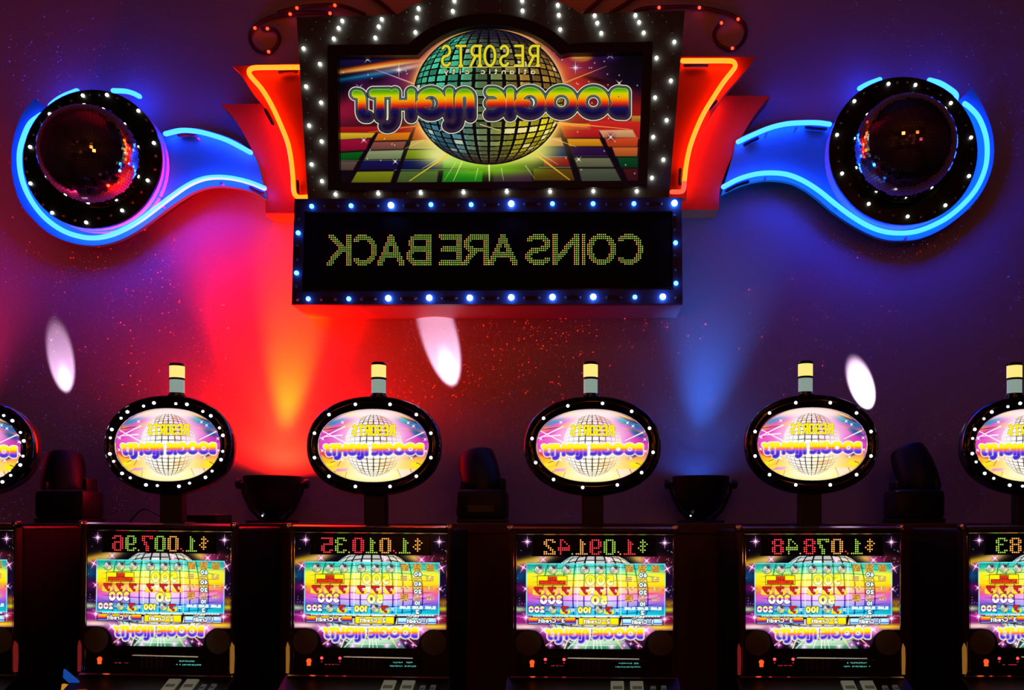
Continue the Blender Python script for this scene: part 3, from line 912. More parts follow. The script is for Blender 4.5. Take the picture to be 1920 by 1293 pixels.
    lw, w0 = word_lines('atlantic city', 1003, 128.5, 9.5, 1.0, .62)
    k = 170 / w0
    cv.strokes([[(1003 - (1003 - x) * k, y) for x, y in l] for l in lw], .95, (240, 226, 170), (16, 12, 10), .9)
    logo(cv, 921.5, 200, 1.0, LOGO_DARK, 'dark')
    return cv


# ---- print 2: the oval toppers (pixels of the second machine's topper)
def paint_topper():
    cv = Canvas(594, 765, 804, 907, 1.9)
    X, Y = cv.X, cv.Y
    allw = (slice(0, cv.h), slice(0, cv.w))
    cx, cy = 699, 835.5
    cv.over(allw, np.ones(X.shape), stops(Y, [(766, (250, 190, 210)), (800, (220, 90, 190)), (840, (214, 60, 180)), (865, (240, 190, 40)), (905, (255, 214, 20))]))
    for x0, y0, x1, y1, w0, w1, c in [(606, 806, 660, 796, 5, 9, (246, 160, 20)), (598, 824, 640, 800, 10, 6, (196, 40, 160)), (612, 797, 650, 786, 9, 5, (10, 130, 170)), (618, 803, 660, 786, 8, 4, (206, 60, 180)), (640, 778, 670, 775, 5, 4, (250, 200, 70)),
                                   (738, 776, 785, 790, 6, 5, (246, 150, 10)), (745, 786, 796, 806, 13, 10, (14, 96, 150)), (750, 787, 760, 790, 8, 6, (0, 150, 170)), (752, 782, 790, 797, 2, 2.5, (40, 6, 20)), (748, 795, 790, 812, 4, 7, (210, 70, 190)), (756, 803, 797, 812, 3, 3, (240, 140, 30)), (770, 806, 800, 826, 6, 12, (10, 70, 130)),
                                   (758, 826, 800, 826, 10, 14, (196, 40, 160)), (795, 845, 770, 858, 6, 4, (70, 10, 60)), (602, 858, 640, 868, 12, 10, (240, 170, 20)), (600, 848, 625, 860, 8, 6, (214, 40, 60)), (606, 806, 640, 801, 1.5, 1.5, (60, 10, 30))]:
        cv.blob((x0 + x1) / 2, (y0 + y1) / 2, math.hypot(x1 - x0, y1 - y0) * .58, max(w0, w1) * .55, math.degrees(math.atan2(y1 - y0, x1 - x0)), c, .95, 1.7)
    for q in [[(612, 862), (640, 860), (634, 876), (618, 876), (250, 190, 20)], [(632, 879), (652, 878), (648, 884), (626, 884), (214, 90, 190)], [(622, 885), (648, 885), (646, 894), (630, 894), (255, 200, 0)], [(650, 890), (672, 890), (668, 904), (648, 902), (240, 220, 40)],
              [(752, 868), (790, 862), (780, 872), (756, 876), (250, 190, 60)], [(746, 880), (768, 880), (772, 896), (750, 896), (250, 206, 180)], [(768, 880), (786, 878), (778, 890), (772, 894), (250, 196, 150)], [(724, 888), (744, 884), (750, 900), (728, 902), (236, 226, 60)], [(770, 866), (792, 870), (780, 878), (768, 874), (255, 220, 0)], [(606, 870), (630, 866), (626, 872), (610, 876), (255, 222, 20)]]:
        cv.poly(q[:4], q[4], .95, 1.2)
    for x0, y0, x1, y1 in [(626, 884, 632, 894), (649, 885, 646, 894), (744, 880, 750, 894), (768, 880, 772, 888), (780, 868, 790, 872), (634, 862, 618, 868), (640, 860, 632, 874)]:
        cv.line(x0, y0, x1, y1, 1.4, .9, (40, 10, 20), .85)
    cv.blob(cx, cy, 66, 60, 0, (255, 250, 246), 1.0, 1.7)
    cv.blob(cx, 890, 60, 17, 0, (255, 246, 222), .95)
    cv.blob(cx, 778, 70, 10, 0, (255, 236, 226), .9)
    for x0, y0, x1, y1 in [(600, 822, 645, 800), (603, 808, 650, 832), (760, 826, 792, 811), (606, 819, 640, 816)]:
        cv.line(x0, y0, x1, y1, 1.6, 2.6, (255, 250, 255), .85)
    for x, y in [(641, 792), (764, 793), (604, 823), (603, 845), (796, 824), (797, 846), (774, 799), (770, 859), (640, 862)]:
        cv.star(x, y, 5, (255, 255, 255), 4, 45, 1.2)

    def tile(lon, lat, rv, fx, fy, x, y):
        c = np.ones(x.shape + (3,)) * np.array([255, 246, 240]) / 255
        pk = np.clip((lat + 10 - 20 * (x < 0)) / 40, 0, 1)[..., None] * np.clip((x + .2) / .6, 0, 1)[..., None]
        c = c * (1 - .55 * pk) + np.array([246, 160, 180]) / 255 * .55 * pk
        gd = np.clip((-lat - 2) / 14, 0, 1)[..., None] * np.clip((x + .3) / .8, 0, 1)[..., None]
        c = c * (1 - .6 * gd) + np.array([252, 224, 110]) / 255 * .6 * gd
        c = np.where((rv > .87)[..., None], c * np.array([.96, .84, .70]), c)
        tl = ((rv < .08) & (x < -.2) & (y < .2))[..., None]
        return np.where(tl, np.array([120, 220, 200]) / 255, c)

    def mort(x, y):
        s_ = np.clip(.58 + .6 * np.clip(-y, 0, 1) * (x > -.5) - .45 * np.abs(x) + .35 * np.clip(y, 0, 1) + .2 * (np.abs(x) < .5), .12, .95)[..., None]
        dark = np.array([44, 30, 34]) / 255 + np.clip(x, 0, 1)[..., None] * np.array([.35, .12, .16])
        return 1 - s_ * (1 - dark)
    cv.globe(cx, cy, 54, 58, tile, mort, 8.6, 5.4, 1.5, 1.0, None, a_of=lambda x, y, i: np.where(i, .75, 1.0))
    cv.blob(cx, 846, 60, 12, 0, (255, 252, 250), .95, 2)
    resorts(cv, 738, 798.5, 17, 78, 1.5, (250, 232, 20), (196, 170, 40), .8)
    cv.line(660, 818, 738, 817.5, .8, .8, (196, 150, 130), .9)
    logo(cv, 700, 845.5, .357, LOGO_LIT, 'lit')
    return cv


# ---- print 3: the glass of the machines (pixels of the second machine)
def paint_glass():
    cv = Canvas(546, 1001, 832, 1215, 1.55)
    X, Y = cv.X, cv.Y
    allw = (slice(0, cv.h), slice(0, cv.w))
    cx = 690
    cv.over(allw, np.ones(X.shape), stops(Y, [(1000, (6, 3, 6)), (1045, (10, 5, 14)), (1100, (14, 10, 40)), (1150, (60, 14, 70)), (1180, (90, 20, 80)), (1215, (10, 4, 12))]))
    # nebula left and right of the pay table
    for x, y, rx, ry, a, c, al in [(556, 1052, 40, 7, -14, (190, 150, 20), 1), (590, 1046, 26, 8, -20, (230, 190, 110), .9), (552, 1078, 16, 12, 0, (10, 70, 120), .9), (556, 1100, 12, 8, 0, (110, 10, 90), .9), (552, 1118, 14, 6, 0, (20, 6, 20), .9), (551, 1140, 16, 4.5, 0, (170, 210, 150), .95), (553, 1158, 14, 10, 0, (160, 20, 130), 1), (562, 1172, 36, 5, 0, (244, 196, 190), 1), (604, 1186, 12, 12, 0, (150, 20, 140), .9),
                                   (822, 1046, 40, 7, 14, (60, 14, 20), .9), (775, 1046, 22, 8, 18, (236, 190, 90), 1), (792, 1048, 16, 9, 0, (130, 20, 80), .9), (826, 1090, 12, 14, 0, (30, 8, 46), .9), (824, 1128, 14, 7, 0, (150, 96, 10), .95), (824, 1140, 14, 5, 0, (200, 200, 20), .95), (824, 1158, 12, 10, 0, (120, 14, 20), 1), (806, 1173, 40, 5, 0, (246, 196, 10), 1), (786, 1182, 12, 9, 0, (230, 120, 190), 1)]:
        cv.blob(x, y, rx, ry, a, c, al)
    # the huge drawn ball behind everything
    def tile(lon, lat, rv, fx, fy, x, y):
        c = np.ones(x.shape + (3,)) * np.array([226, 222, 220]) / 255
        c = c * (.80 + .28 * rv[..., None])
        lf = np.clip(-x * 1.4, 0, 1)[..., None] * np.clip((rv - .4) * 3, 0, 1)[..., None]
        c = c * (1 - .5 * lf) + np.array([60, 190, 160]) / 255 * .5 * lf
        rt = np.clip(x * 1.6, 0, 1)[..., None]
        return np.clip(c * (1 - .4 * rt) + np.array([226, 190, 110]) / 255 * .4 * rt, 0, 1)
    cv.globe(cx, 1122, 96, 92, tile, (16, 12, 16), 9.5, 7.0, 1.8, 1.5, None, seed=8)
    # pay table
    px0, py0, px1, py1 = 565, 1054.2, 816.5, 1150.3
    w = cv.win(px0, py0, px1, py1)
    x, y = X[w], Y[w]
    t = (y - py0) / (py1 - py0)
    sat = stops(t, [(0, (0, 150, 140)), (.10, (20, 190, 150)), (.20, (240, 232, 30)), (.40, (255, 214, 0)), (.50, (244, 120, 10)), (.60, (222, 60, 120)), (.70, (200, 70, 200)), (.82, (80, 60, 190)), (.90, (10, 150, 180)), (1, (0, 190, 190))])
    pale = stops(t, [(0, (110, 230, 220)), (.13, (150, 240, 220)), (.22, (255, 250, 120)), (.42, (255, 236, 60)), (.5, (255, 226, 190)), (.62, (250, 190, 236)), (.72, (236, 200, 250)), (.82, (190, 220, 255)), (.92, (70, 220, 250)), (1, (60, 225, 250))])
    u = np.clip((np.hypot((x - 694) / 118, (y - 1100) / 84)), 0, 1.6)
    k = np.clip(1.25 - u, 0, 1)[..., None]
    cv.over(w, np.ones(x.shape), sat * (1 - k) + pale * k)
    # lines of the ball across the pay table, in the colours of the rainbow
    ink = stops(t, [(0, (0, 110, 90)), (.2, (20, 190, 120)), (.35, (220, 190, 0)), (.5, (226, 80, 20)), (.6, (220, 40, 110)), (.7, (110, 30, 180)), (.85, (20, 40, 190)), (1, (0, 110, 200))])
    lat_line = np.zeros(x.shape, np.float32)
    lon_line = np.zeros(x.shape, np.float32)
    for i in range(9):
        yy = 1046 + i * 13 + ((x - cx) / 100) ** 2 * (8 - i) * -1.0 * -1 * .6 - ((x - cx) / 100) ** 2 * (i - 3) * 1.6
        lat_line = np.maximum(lat_line, np.clip(1.2 - np.abs(y - yy), 0, 1))
    for i in range(-5, 6):
        xx = cx + i * 21 * (1 - .10 * ((y - 1115) / 60) ** 2) - np.sign(i) * abs(i) ** 2 * .35
        lon_line = np.maximum(lon_line, np.clip(1.7 - np.abs(x - xx), 0, 1))
    edge = np.clip((118 - np.abs(x - cx)) / 16, 0, 1)
    cv.over(w, np.clip(lat_line * .85 + lon_line * .95, 0, 1) * edge, ink * .8)
    whit = np.clip(1 - np.hypot((x - 690) / 60, (y - 1102) / 40), 0, 1)
    cv.over(w, whit * .55 * (1 - np.clip(lat_line + lon_line, 0, 1)), (255, 252, 250))
    for x0, y0, x1, y1 in [(px0, py0, px1, py0), (px0, py1, px1, py1), (px0, py0, px0, py1), (px1, py0, px1, py1)]:
        cv.line(x0, y0, x1, y1, 1.4, 1.4, (110, 236, 246))
    for xx in (657.5, 736.5):
        for i in range(20):
            cv.line(xx, 1056 + i * 4.8, xx, 1058.4 + i * 4.8, 1.6, 1.6, (230, 250, 255), .85)
    # small balls with a name strip
    def ballet(bx, by, r):
        g = np.random.default_rng(int(bx))
        cv.blob(bx, by, r, r, 0, (214, 214, 190), .95, 4)
        cv.strokes([arc(bx, by, r, r, 0, 360, 20)], .5, (40, 60, 50))
        cv.poly([(bx - r * .3, by - r * .9), (bx + r * .6, by - r * .75), (bx + r * .75, by - r * .1), (bx + r * .1, by - r * .2)], (34, 24, 60), .85, 1)
        cv.blob(bx - r * .35, by + r * .45, r * .4, r * .35, 0, (110, 150, 110), .8)
        cv.blob(bx + r * .4, by + r * .45, r * .35, r * .3, 0, (240, 220, 90), .9)
        cv.rect(bx - r * 1.3, by - .9, bx + r * 1.3, by + 1.1, (250, 250, 240))
        for i in range(9):
            a = bx - r * 1.2 + i * r * .27
            cv.rect(a, by - .6, a + r * (.10 + .12 * g.random()), by + .8, (60, 20, 50), .9)
    for bx in (587, 612, 637.5, 671, 698, 725):
        ballet(bx, 1065, 8.2)
    for bx, by in ((612, 1140), (697.5, 1140)):
        ballet(bx, by, 8)
    # burning sevens
    def seven(sx, sy, k=1.0):
        k *= .86
        for dx, dy, rx, ry in [(-9, 4, 3.2, 5), (9, 4, 3.4, 5), (-5, 7, 4, 3), (5, 7, 4, 3), (0, 8, 5, 2.6), (-10, 0, 1.5, 3), (10.5, 1, 1.6, 3)]:
            cv.blob(sx + dx * k, sy + dy * k, rx * k, ry * k, 0, (255, 226, 40), 1, 3)
        cv.line(sx - 11 * k, sy + 9 * k, sx + 11 * k, sy + 9 * k, 1.2, 1.2, (220, 110, 20), .5)
        cv.strokes([[(sx + 6.5 * k, sy - 6.5 * k), (sx - 6.5 * k, sy - 6.5 * k), (sx + 2.5 * k, sy + 5.5 * k)], [(sx - 4 * k, sy - 5 * k), (sx + 3.5 * k, sy + 5.5 * k)]], 1.9 * k, (206, 36, 30), (74, 8, 12), .9)
        cv.blob(sx + 3 * k, sy + 1.5 * k, 1.4, 1.1, 0, (255, 220, 200), .95)
    for sx in (586, 611, 636.5, 671, 697.5, 724):
        seven(sx, 1105)
    for sx, sy in ((635, 1141), (715, 1141.5)):
        seven(sx, sy, .9)
    # numbers
    yel = lambda a, b: [(a, (255, 246, 60)), ((a + b) / 2, (255, 240, 70)), (b, (255, 252, 200))]
    cv.word('500', 721.5, 1077.5, 14.5, 2.6, (255, 246, 90), (150, 140, 30), .9, width=46, gap=.52, col_of_y=[(1075, (255, 244, 30)), (1085, (255, 246, 70)), (1094, (255, 252, 230))])
    cv.word('300', 627.5, 1115, 12.5, 2.5, (255, 255, 255), (80, 30, 90), 1.2, width=36, gap=.50, col_of_y=[(1113, (255, 236, 60)), (1119, (255, 226, 110)), (1120.5, (226, 90, 170)), (1123, (255, 255, 255))])
    cv.word('50', 710, 1116, 12.5, 2.6, (255, 240, 90), (130, 110, 30), 1.0, width=25, gap=.5, col_of_y=[(1114, (255, 240, 30)), (1129, (255, 252, 220))])
    cv.word('200', 596, 1135.5, 8.6, 1.9, (255, 255, 255), (40, 20, 60), 1.1, width=26, gap=.55, col_of_y=[(1133, (255, 240, 120)), (1138, (255, 240, 200)), (1139.5, (226, 110, 180)), (1142, (255, 255, 255))])
    cv.word('100', 681, 1136.5, 8.6, 1.9, (255, 246, 120), (60, 60, 30), 1.1, width=21, gap=.55, col_of_y=[(1134, (255, 236, 20)), (1146, (255, 250, 200))])
    for xr in (651.5, 732.5):
        cv.word('=', xr, 1136, 10, .9, (250, 255, 255), (60, 130, 200), .5)
    cv.rect(584, 1076, 639, 1094.5, (60, 44, 8)); cv.rect(585, 1077, 638, 1093.5, (252, 236, 20))
    cv.rect(603.5, 1077.8, 620.5, 1085.2, (96, 16, 10)); cv.rect(587, 1085.2, 636.5, 1093, (96, 16, 10))
    cv.word('PAYS', 619, 1079, 5.2, .9, (236, 60, 30), width=13.5, gap=.3)
    cv.word('PROGRESSIVE', 635, 1086.8, 5.0, .9, (236, 60, 30), width=46, gap=.3)
    # right column
    for i, (bx, by, n) in enumerate([(752, 1062.5, 4), (775.5, 1062.5, 4), (799.5, 1063, 4), (752, 1083, 3), (775.5, 1083, 3), (799.5, 1083.5, 3), (752, 1100.5, 2), (775.5, 1100.5, 2), (799.5, 1101, 2), (752, 1119, 4), (775.5, 1119, 3), (799.5, 1120, 2)]):
        hh = 3.4 * n
        if n == 4:
            cv.rect(bx - 7.5, by - hh / 2, bx + 7.5, by + hh / 2, (222, 170, 60), .95)
        for r_ in range(n):
            g = np.random.default_rng(i * 7 + r_)
            yy = by - hh / 2 + r_ * 3.4 + .7
            if n < 4:
                cv.rect(bx - 7.5, yy - .5, bx + 7.5, yy + 2.4, (250, 226, 140), .8)
            for c_ in range(6):
                if g.random() < .8:
                    cv.rect(bx - 7 + c_ * 2.4, yy, bx - 5.3 + c_ * 2.4, yy + 1.7, (110, 40, 24), .85)
    for tx, xr, yy, h, wd in [('60', 783, 1072, 6, 12), ('40', 783, 1090.4, 6, 12), ('20', 783, 1104.5, 6, 12), ('10', 780.5, 1126.5, 5.6, 8), ('2', 779, 1142.5, 6, 5)]:
        cv.word(tx, xr, yy, h, 1.15, (240, 255, 255), (20, 60, 60), 1.2, width=wd, gap=.5)
    for xr in (810, 785.5, 762):
        cv.word('BLANK', xr, 1135.5, 4.4, .75, (250, 255, 255), (120, 180, 190), .3, width=18.5, gap=.34)
    cv.line(741, 1125, 803, 1113, 1, 1, (250, 220, 255), .7)
    # credit bars
    cv.rect(546, 1150.9, 832, 1154.6, (250, 236, 240), .25)
    g = np.random.default_rng(2)
    for a, b in ((577, 651), (664, 730), (745, 808)):
        xx = a
        while xx < b:
            ww = 2 + 4 * g.random()
            cv.rect(xx, 1151.4, min(b, xx + ww), 1153.8, (255, 250, 250), .9)
            xx += ww + 1
    def bar(x0, y0, x1, y1, st):
        cv.rect(x0 - .9, y0 - .9, x1 + .9, y1 + .9, (30, 16, 40))
        w = cv.win(x0, y0, x1, y1)
        q = np.clip((x1 - X[w]) * cv.ppu, 0, 1) * np.clip((X[w] - x0) * cv.ppu, 0, 1) * np.clip((y1 - Y[w]) * cv.ppu, 0, 1) * np.clip((Y[w] - y0) * cv.ppu, 0, 1)
        cv.over(w, q, stops((Y[w] - y0) / (y1 - y0), st))
    bar(568, 1155, 654, 1167, [(0, (255, 214, 10)), (.2, (255, 214, 0)), (.26, (250, 150, 20)), (.45, (244, 120, 20)), (.5, (206, 40, 50)), (.6, (206, 40, 60)), (.66, (70, 40, 160)), (.82, (50, 40, 180)), (.9, (150, 200, 240)), (1, (60, 120, 200))])
    bar(660, 1155.6, 733, 1168.4, [(0, (246, 240, 30)), (.5, (255, 236, 0)), (1, (250, 214, 0))])
    bar(740, 1157, 812.5, 1168.6, [(0, (170, 240, 240)), (.4, (200, 244, 255)), (.66, (150, 210, 250)), (.72, (30, 60, 190)), (.82, (40, 90, 210)), (.88, (220, 250, 255)), (1, (200, 240, 255))])
    for tx, xr, yy, e in [('3  Credit', 634, 1157.5, (30, 16, 60)), ('2  Credit', 716.5, 1158.5, (130, 110, 10)), ('1  Credit', 795.5, 1159.5, (30, 40, 80))]:
        cv.word(tx, xr, yy, 6.6, .95, (255, 255, 246), e, 1.1, width=47 if tx[0] != '1' else 38, gap=.30)
        cv.word({'1': 'st', '2': 'nd', '3': 'rd'}[tx[0]], xr - (8.5 if tx[0] != '1' else 4.5), yy - .8, 3.6, .5, (255, 255, 246), e, .7)
    # below: floor of the drawing and its bursts
    cv.poly([(652, 1198), (742, 1198), (756, 1215), (636, 1215)], (150, 206, 160), 1, 3, (40, 120, 90))
    cv.blob(668, 1206, 12, 8, 0, (200, 220, 200), .8)
    cv.blob(700, 1202, 40, 5, 0, (214, 240, 206), .8)
    for xx, w_ in [(640, 1.4), (651, 1.2), (672, 1.2), (687, 1.8), (694, 1.2), (702, 1.2)]:
        cv.line(690 + (xx - 690) * .7, 1198, xx, 1214, w_, w_, (250, 255, 240), .9)
    for x0, y0, x1, y1, c in [(614, 1198, 601, 1207.5, (250, 206, 120)), (640, 1198, 634, 1214, (240, 240, 200)), (730, 1199, 740, 1213.5, (250, 220, 130)), (761, 1197, 775, 1210, (250, 190, 140))]:
        cv.line(x0, y0, x1, y1, 2.4, 2.4, c, .95)
    for xx, yy, rr, c in [(609, 1207, 9, (190, 60, 190)), (633, 1206, 9, (214, 200, 214)), (656, 1211, 9, (236, 190, 226)), (720, 1210, 9, (226, 190, 214)), (743, 1207, 9, (190, 60, 200)), (755, 1204, 7, (110, 20, 120)), (769, 1208, 8, (170, 40, 160))]:
        cv.blob(xx, yy, rr * .62, rr * .62, 0, c, .9)
        cv.star(xx, yy, rr * .7, (250, 220, 255), 8, 10, .9)
    cv.line(645, 1206.5, 727, 1207.5, 1.2, 1.2, (250, 255, 240), .85)
    for xx, yy in ((596, 1178), (783, 1178)):
        cv.star(xx, yy, 10, (255, 240, 255), 4, 45, 2.0, (230, 120, 220))
    cv.blob(690, 1176, 92, 6, 0, (255, 250, 236), .9)
    logo(cv, 689.5, 1188.0, .342, LOGO_LIT, 'lit2')
    lettering_mosaic(cv, 681, 1177, 685, 1196, 7, 2, (60, 30, 20), (240, 230, 220), 4)
    # stars
    wh = (255, 236, 255)
    for xx, yy, r_, n, rot, gl in [(566, 1012.5, 11, 8, 0, (130, 30, 120)), (816.5, 1014, 11, 8, 0, (120, 30, 110)), (559, 1061, 12, 4, 30, (190, 60, 150)), (821, 1063, 12, 4, 60, (180, 50, 130)), (563, 1101, 7, 4, 40, (150, 30, 120)), (818.5, 1102.5, 7, 4, 40, (150, 30, 120)), (564, 1155, 11, 8, 0, (210, 60, 170)), (816.5, 1157.5, 11, 8, 0, (200, 60, 150)), (595, 1046, 9, 4, 45, (200, 90, 160)), (783.5, 1048, 10, 4, 45, (200, 70, 150)), (715, 1048, 8, 4, 0, (230, 160, 200))]:
        cv.star(xx, yy, r_, wh, n, rot, 1.5, gl, r_ * .62)
    g = np.random.default_rng(9)
    cv.dots([(548 + 14 * g.random(), 1020 + 140 * g.random()) for _ in range(14)] + [(820 + 11 * g.random(), 1020 + 140 * g.random()) for _ in range(18)] + [(785 + 30 * g.random(), 1041 + 10 * g.random()) for _ in range(6)], (240, 230, 250), .6)
    # window of the jackpot display
    cv.rect(574, 1003, 804, 1040, (9, 6, 7))
    cv.line(546, 1174.5, 580, 1174.5, 1, 1, (255, 250, 250), .6)
    return cv


def lin(img):
    c = np.clip(img, 0, 1)
    return np.where(c <= .04045, c / 12.92, ((c + .055) / 1.055) ** 2.4)


def print_mesh(cv, name, m, to_local, keep=None):
    """a dense flat mesh that carries the print; keep(X, Y) -> which grid points belong to the panel"""
    h, w = cv.h, cv.w
    X, Y = cv.X.ravel().astype(np.float64), cv.Y.ravel().astype(np.float64)
    co_ = np.array(to_local(X, Y)).T
    i = np.arange(h * w).reshape(h, w)
    q = np.stack([i[1:, :-1], i[1:, 1:], i[:-1, 1:], i[:-1, :-1]], -1).reshape(-1, 4)
    if keep is not None:
        k = keep(X, Y)
        q = q[k[q].all(1)]
        used = np.zeros(h * w, bool)
        used[q] = True
        new = np.cumsum(used) - 1
        co_, q = co_[used], new[q]
        colr = lin(cv.img.reshape(-1, 3))[used]
    else:
        colr = lin(cv.img.reshape(-1, 3))
    me = bpy.data.meshes.new(name)
    me.vertices.add(len(co_))
    me.vertices.foreach_set('co', co_.astype(np.float32).ravel())
    me.loops.add(q.size)
    me.loops.foreach_set('vertex_index', q.astype(np.int32).ravel())
    me.polygons.add(len(q))
    me.polygons.foreach_set('loop_start', np.arange(0, q.size, 4, dtype=np.int32))
    me.update(calc_edges=True)
    at = me.color_attributes.new('ink', 'FLOAT_COLOR', 'POINT')
    at.data.foreach_set('color', np.concatenate([colr, np.ones((len(colr), 1))], 1).astype(np.float32).ravel())
    me.materials.append(m)
    return me


def dot_mesh(name, dots, m, r, d=.0016, n=6):
    """many lit dots, each a small raised cap with its own colour; dots = [(point, (r,g,b) linear)]"""
    v, f, c = [], [], []
    for p, cl in dots:
        k = len(v)
        for rr, dd in ((r, 0), (r * .62, -d)):
            for a in range(n):
                v.append((p[0] + rr * math.cos(2 * math.pi * a / n), p[1] + dd, p[2] + rr * math.sin(2 * math.pi * a / n)))
        f += [(k + a, k + (a + 1) % n, k + n + (a + 1) % n, k + n + a) for a in range(n)] + [tuple(k + n + a for a in range(n))]
        c += [(*cl, 1)] * (2 * n)
    me = bpy.data.meshes.new(name)
    me.from_pydata(v, [], f)
    at = me.color_attributes.new('ink', 'FLOAT_COLOR', 'POINT')
    at.data.foreach_set('color', np.array(c, np.float32).ravel())
    me.materials.append(m)
    return me
# ------------------------------------------------------------------ the room
def struct(name, mb, m, smooth=False):
    return tag(mb.build(name, m, None, smooth), kind='structure')

RX0, RX1, RY0, CEIL = -4.2, 4.0, -6.5, 5.2
struct('floor', MB().box(RX0, RX1, RY0, WALL, -0.1, 0.0), M_CARPET)
struct('ceiling', MB().box(RX0, RX1, RY0, WALL, CEIL, CEIL + 0.1), M_ROOM)
struct('wall_back', MB().box(RX0, RX1, WALL, WALL + 0.12, 0, CEIL), M_WALL)
struct('wall_front', MB().box(RX0, RX1, RY0 - 0.12, RY0, 0, CEIL), M_ROOM)
struct('wall_left', MB().box(RX0 - 0.12, RX0, RY0, WALL, 0, CEIL), M_ROOM)
struct('wall_right', MB().box(RX1, RX1 + 0.12, RY0, WALL, 0, CEIL), M_ROOM)
LEDGE_Z = 1.499
lg = MB().box(RX0, RX1, 3.50, WALL, 0, LEDGE_Z - 0.04).box(RX0, RX1, 3.485, WALL, LEDGE_Z - 0.04, LEDGE_Z, 0.004)
struct('trim_1', lg, M_LEDGE)

# ------------------------------------------------------------------ the marquee sign
SD = 3.74
sign = thing('marquee_sign', P(918, 372, SD), 'large dark grey disco marquee with an arched top above the black message board', 'sign')
def arch(x0, x1, y_side, cx, rx, y_top, n=22):
    """flat shoulder, flared foot, round crown"""
    pts = []
    for i in range(n + 1):
        t = -1 + 2 * i / n
        q = math.sqrt(max(0.0, 1 - (abs(t) * .93) ** 2))
        e = (q - math.sqrt(1 - .93 ** 2)) / (1 - math.sqrt(1 - .93 ** 2))
        e = e ** 1.15
        pts.append((cx + t * rx, y_side + (y_top - y_side) * e))
    return pts
outer = [(577, 373), (556, 32), (730, 28)] + arch(0, 0, 27, 918, 172, -22) + [(1110, 25), (1284, 20), (1254, 371)]
bo = [(634, 358), (615, 356), (614.5, 84)] + arch(0, 0, 83, 916, 150, 25) + [(1090, 80), (1224, 78), (1213, 350)]
bi = [(650, 342.5), (636, 342.5), (632.5, 104)] + arch(0, 0, 103, 916.5, 134, 46) + [(1068, 99), (1206, 97), (1197, 338.5)]
cab = MB().frame(outer, bo, SD, WALL - 0.002)
cab.build('cabinet', M_GREY, sign)
MB().frame([(x + (.8 if x > 916 else -.8) * 0, y) for x, y in bo], bi, SD - 0.016, SD + 0.05).build('bezel', M_BEZEL, sign)
cv1 = paint_sign()
def sign_local(X, Y):
    d = SD + 0.018
    b = parent_world(sign)
    return (X - VX) * d / F - b.x, np.full(X.shape, d - b.y), EYE - (Y - VY) * d / F - b.z
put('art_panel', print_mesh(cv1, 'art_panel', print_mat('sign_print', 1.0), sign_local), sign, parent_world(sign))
MB().pbox(626, 46, 1214, 349, SD + 0.022, SD + 0.04).build('light_box', M_BLACK, sign)

bulb_r = 3.0 * SD / F
m_bulb = MB().ball((0, 0, 0), bulb_r, 9, 6).mesh('bulb', M_BULB, smooth=True)
m_off = MB().ball((0, 0, 0), bulb_r * .78, 7, 5).mesh('unlit_bulb', M_BULBOFF, smooth=True)
colA = [(569, 90.6), (573.7, 161.8), (579.3, 235), (584, 307.8)]
colB = [(599.7, 119.7), (601.9, 192), (602.8, 264.8), (603.4, 339.3)]
colC = [(1264.5, 78.3), (1258, 151), (1250, 225), (1244, 299)]
colD = [(1231, 108.3), (1228.3, 182.5), (1224.9, 256.4), (1222.4, 333)]
foot = [(629, 364), (709, 362.5), (788.7, 361.3), (869, 360.3), (950.2, 358.8), (1031.3, 358.8), (1112.6, 358), (1194, 358)]
trips = [[(641.5, 38.7), (634.7, 52.3), (625.7, 72.4)], [(715.7, 35.9), (710, 49.5), (703.6, 70.5)], [(784.7, 15.5), (781.6, 32.8), (778.8, 60.3)],
         [(850.5, -14), (851.8, 1), (849, 20.6)], [(978.5, -14), (979, 1), (979.7, 19.7)], [(1045.9, 9.4), (1047.8, 28), (1050.2, 54.8)], [(1115, 28.8), (1120, 42.7), (1127.4, 61.9)], [(1191.5, 28.5), (1198.3, 41.4), (1207, 61)]]
lit, off = [], []
for c in (colA, colB, colC, colD, foot):
    lit += c
    for (ax, ay), (bx, by) in zip(c[:-1], c[1:]):
        off += [(ax + (bx - ax) * t, ay + (by - ay) * t) for t in (1 / 3, 2 / 3)]
for c in (colA, colB, colC, colD):
    (ax, ay), (bx, by) = c[-1], c[-2]
    if c in (colA, colC):
        off += [(ax + (ax - bx) * t, ay + (ay - by) * t) for t in (1 / 3, 2 / 3)]
for tr in trips:
    lit += tr
for r_ in range(3):
    for a, b in zip(trips[:-1], trips[1:]):
        off += [(a[r_][0] + (b[r_][0] - a[r_][0]) * t, a[r_][1] + (b[r_][1] - a[r_][1]) * t) for t in (1 / 3, 2 / 3)]
for r_ in range(3):
    a, b = trips[1][r_], trips[0][r_]
    off += [(b[0] + (b[0] - a[0]) * t, b[1] + (b[1] - a[1]) * t) for t in (1 / 3, 2 / 3)]
    a, b = trips[-2][r_], trips[-1][r_]
    off += [(b[0] + (b[0] - a[0]) * t, b[1] + (b[1] - a[1]) * t) for t in (1 / 3, 2 / 3)]
for x, y in lit:
    put('bulb', m_bulb, sign, P(x, y, SD - bulb_r * .75))
for x, y in off:
    put('unlit_bulb', m_off, sign, P(x, y, SD - bulb_r * .3))

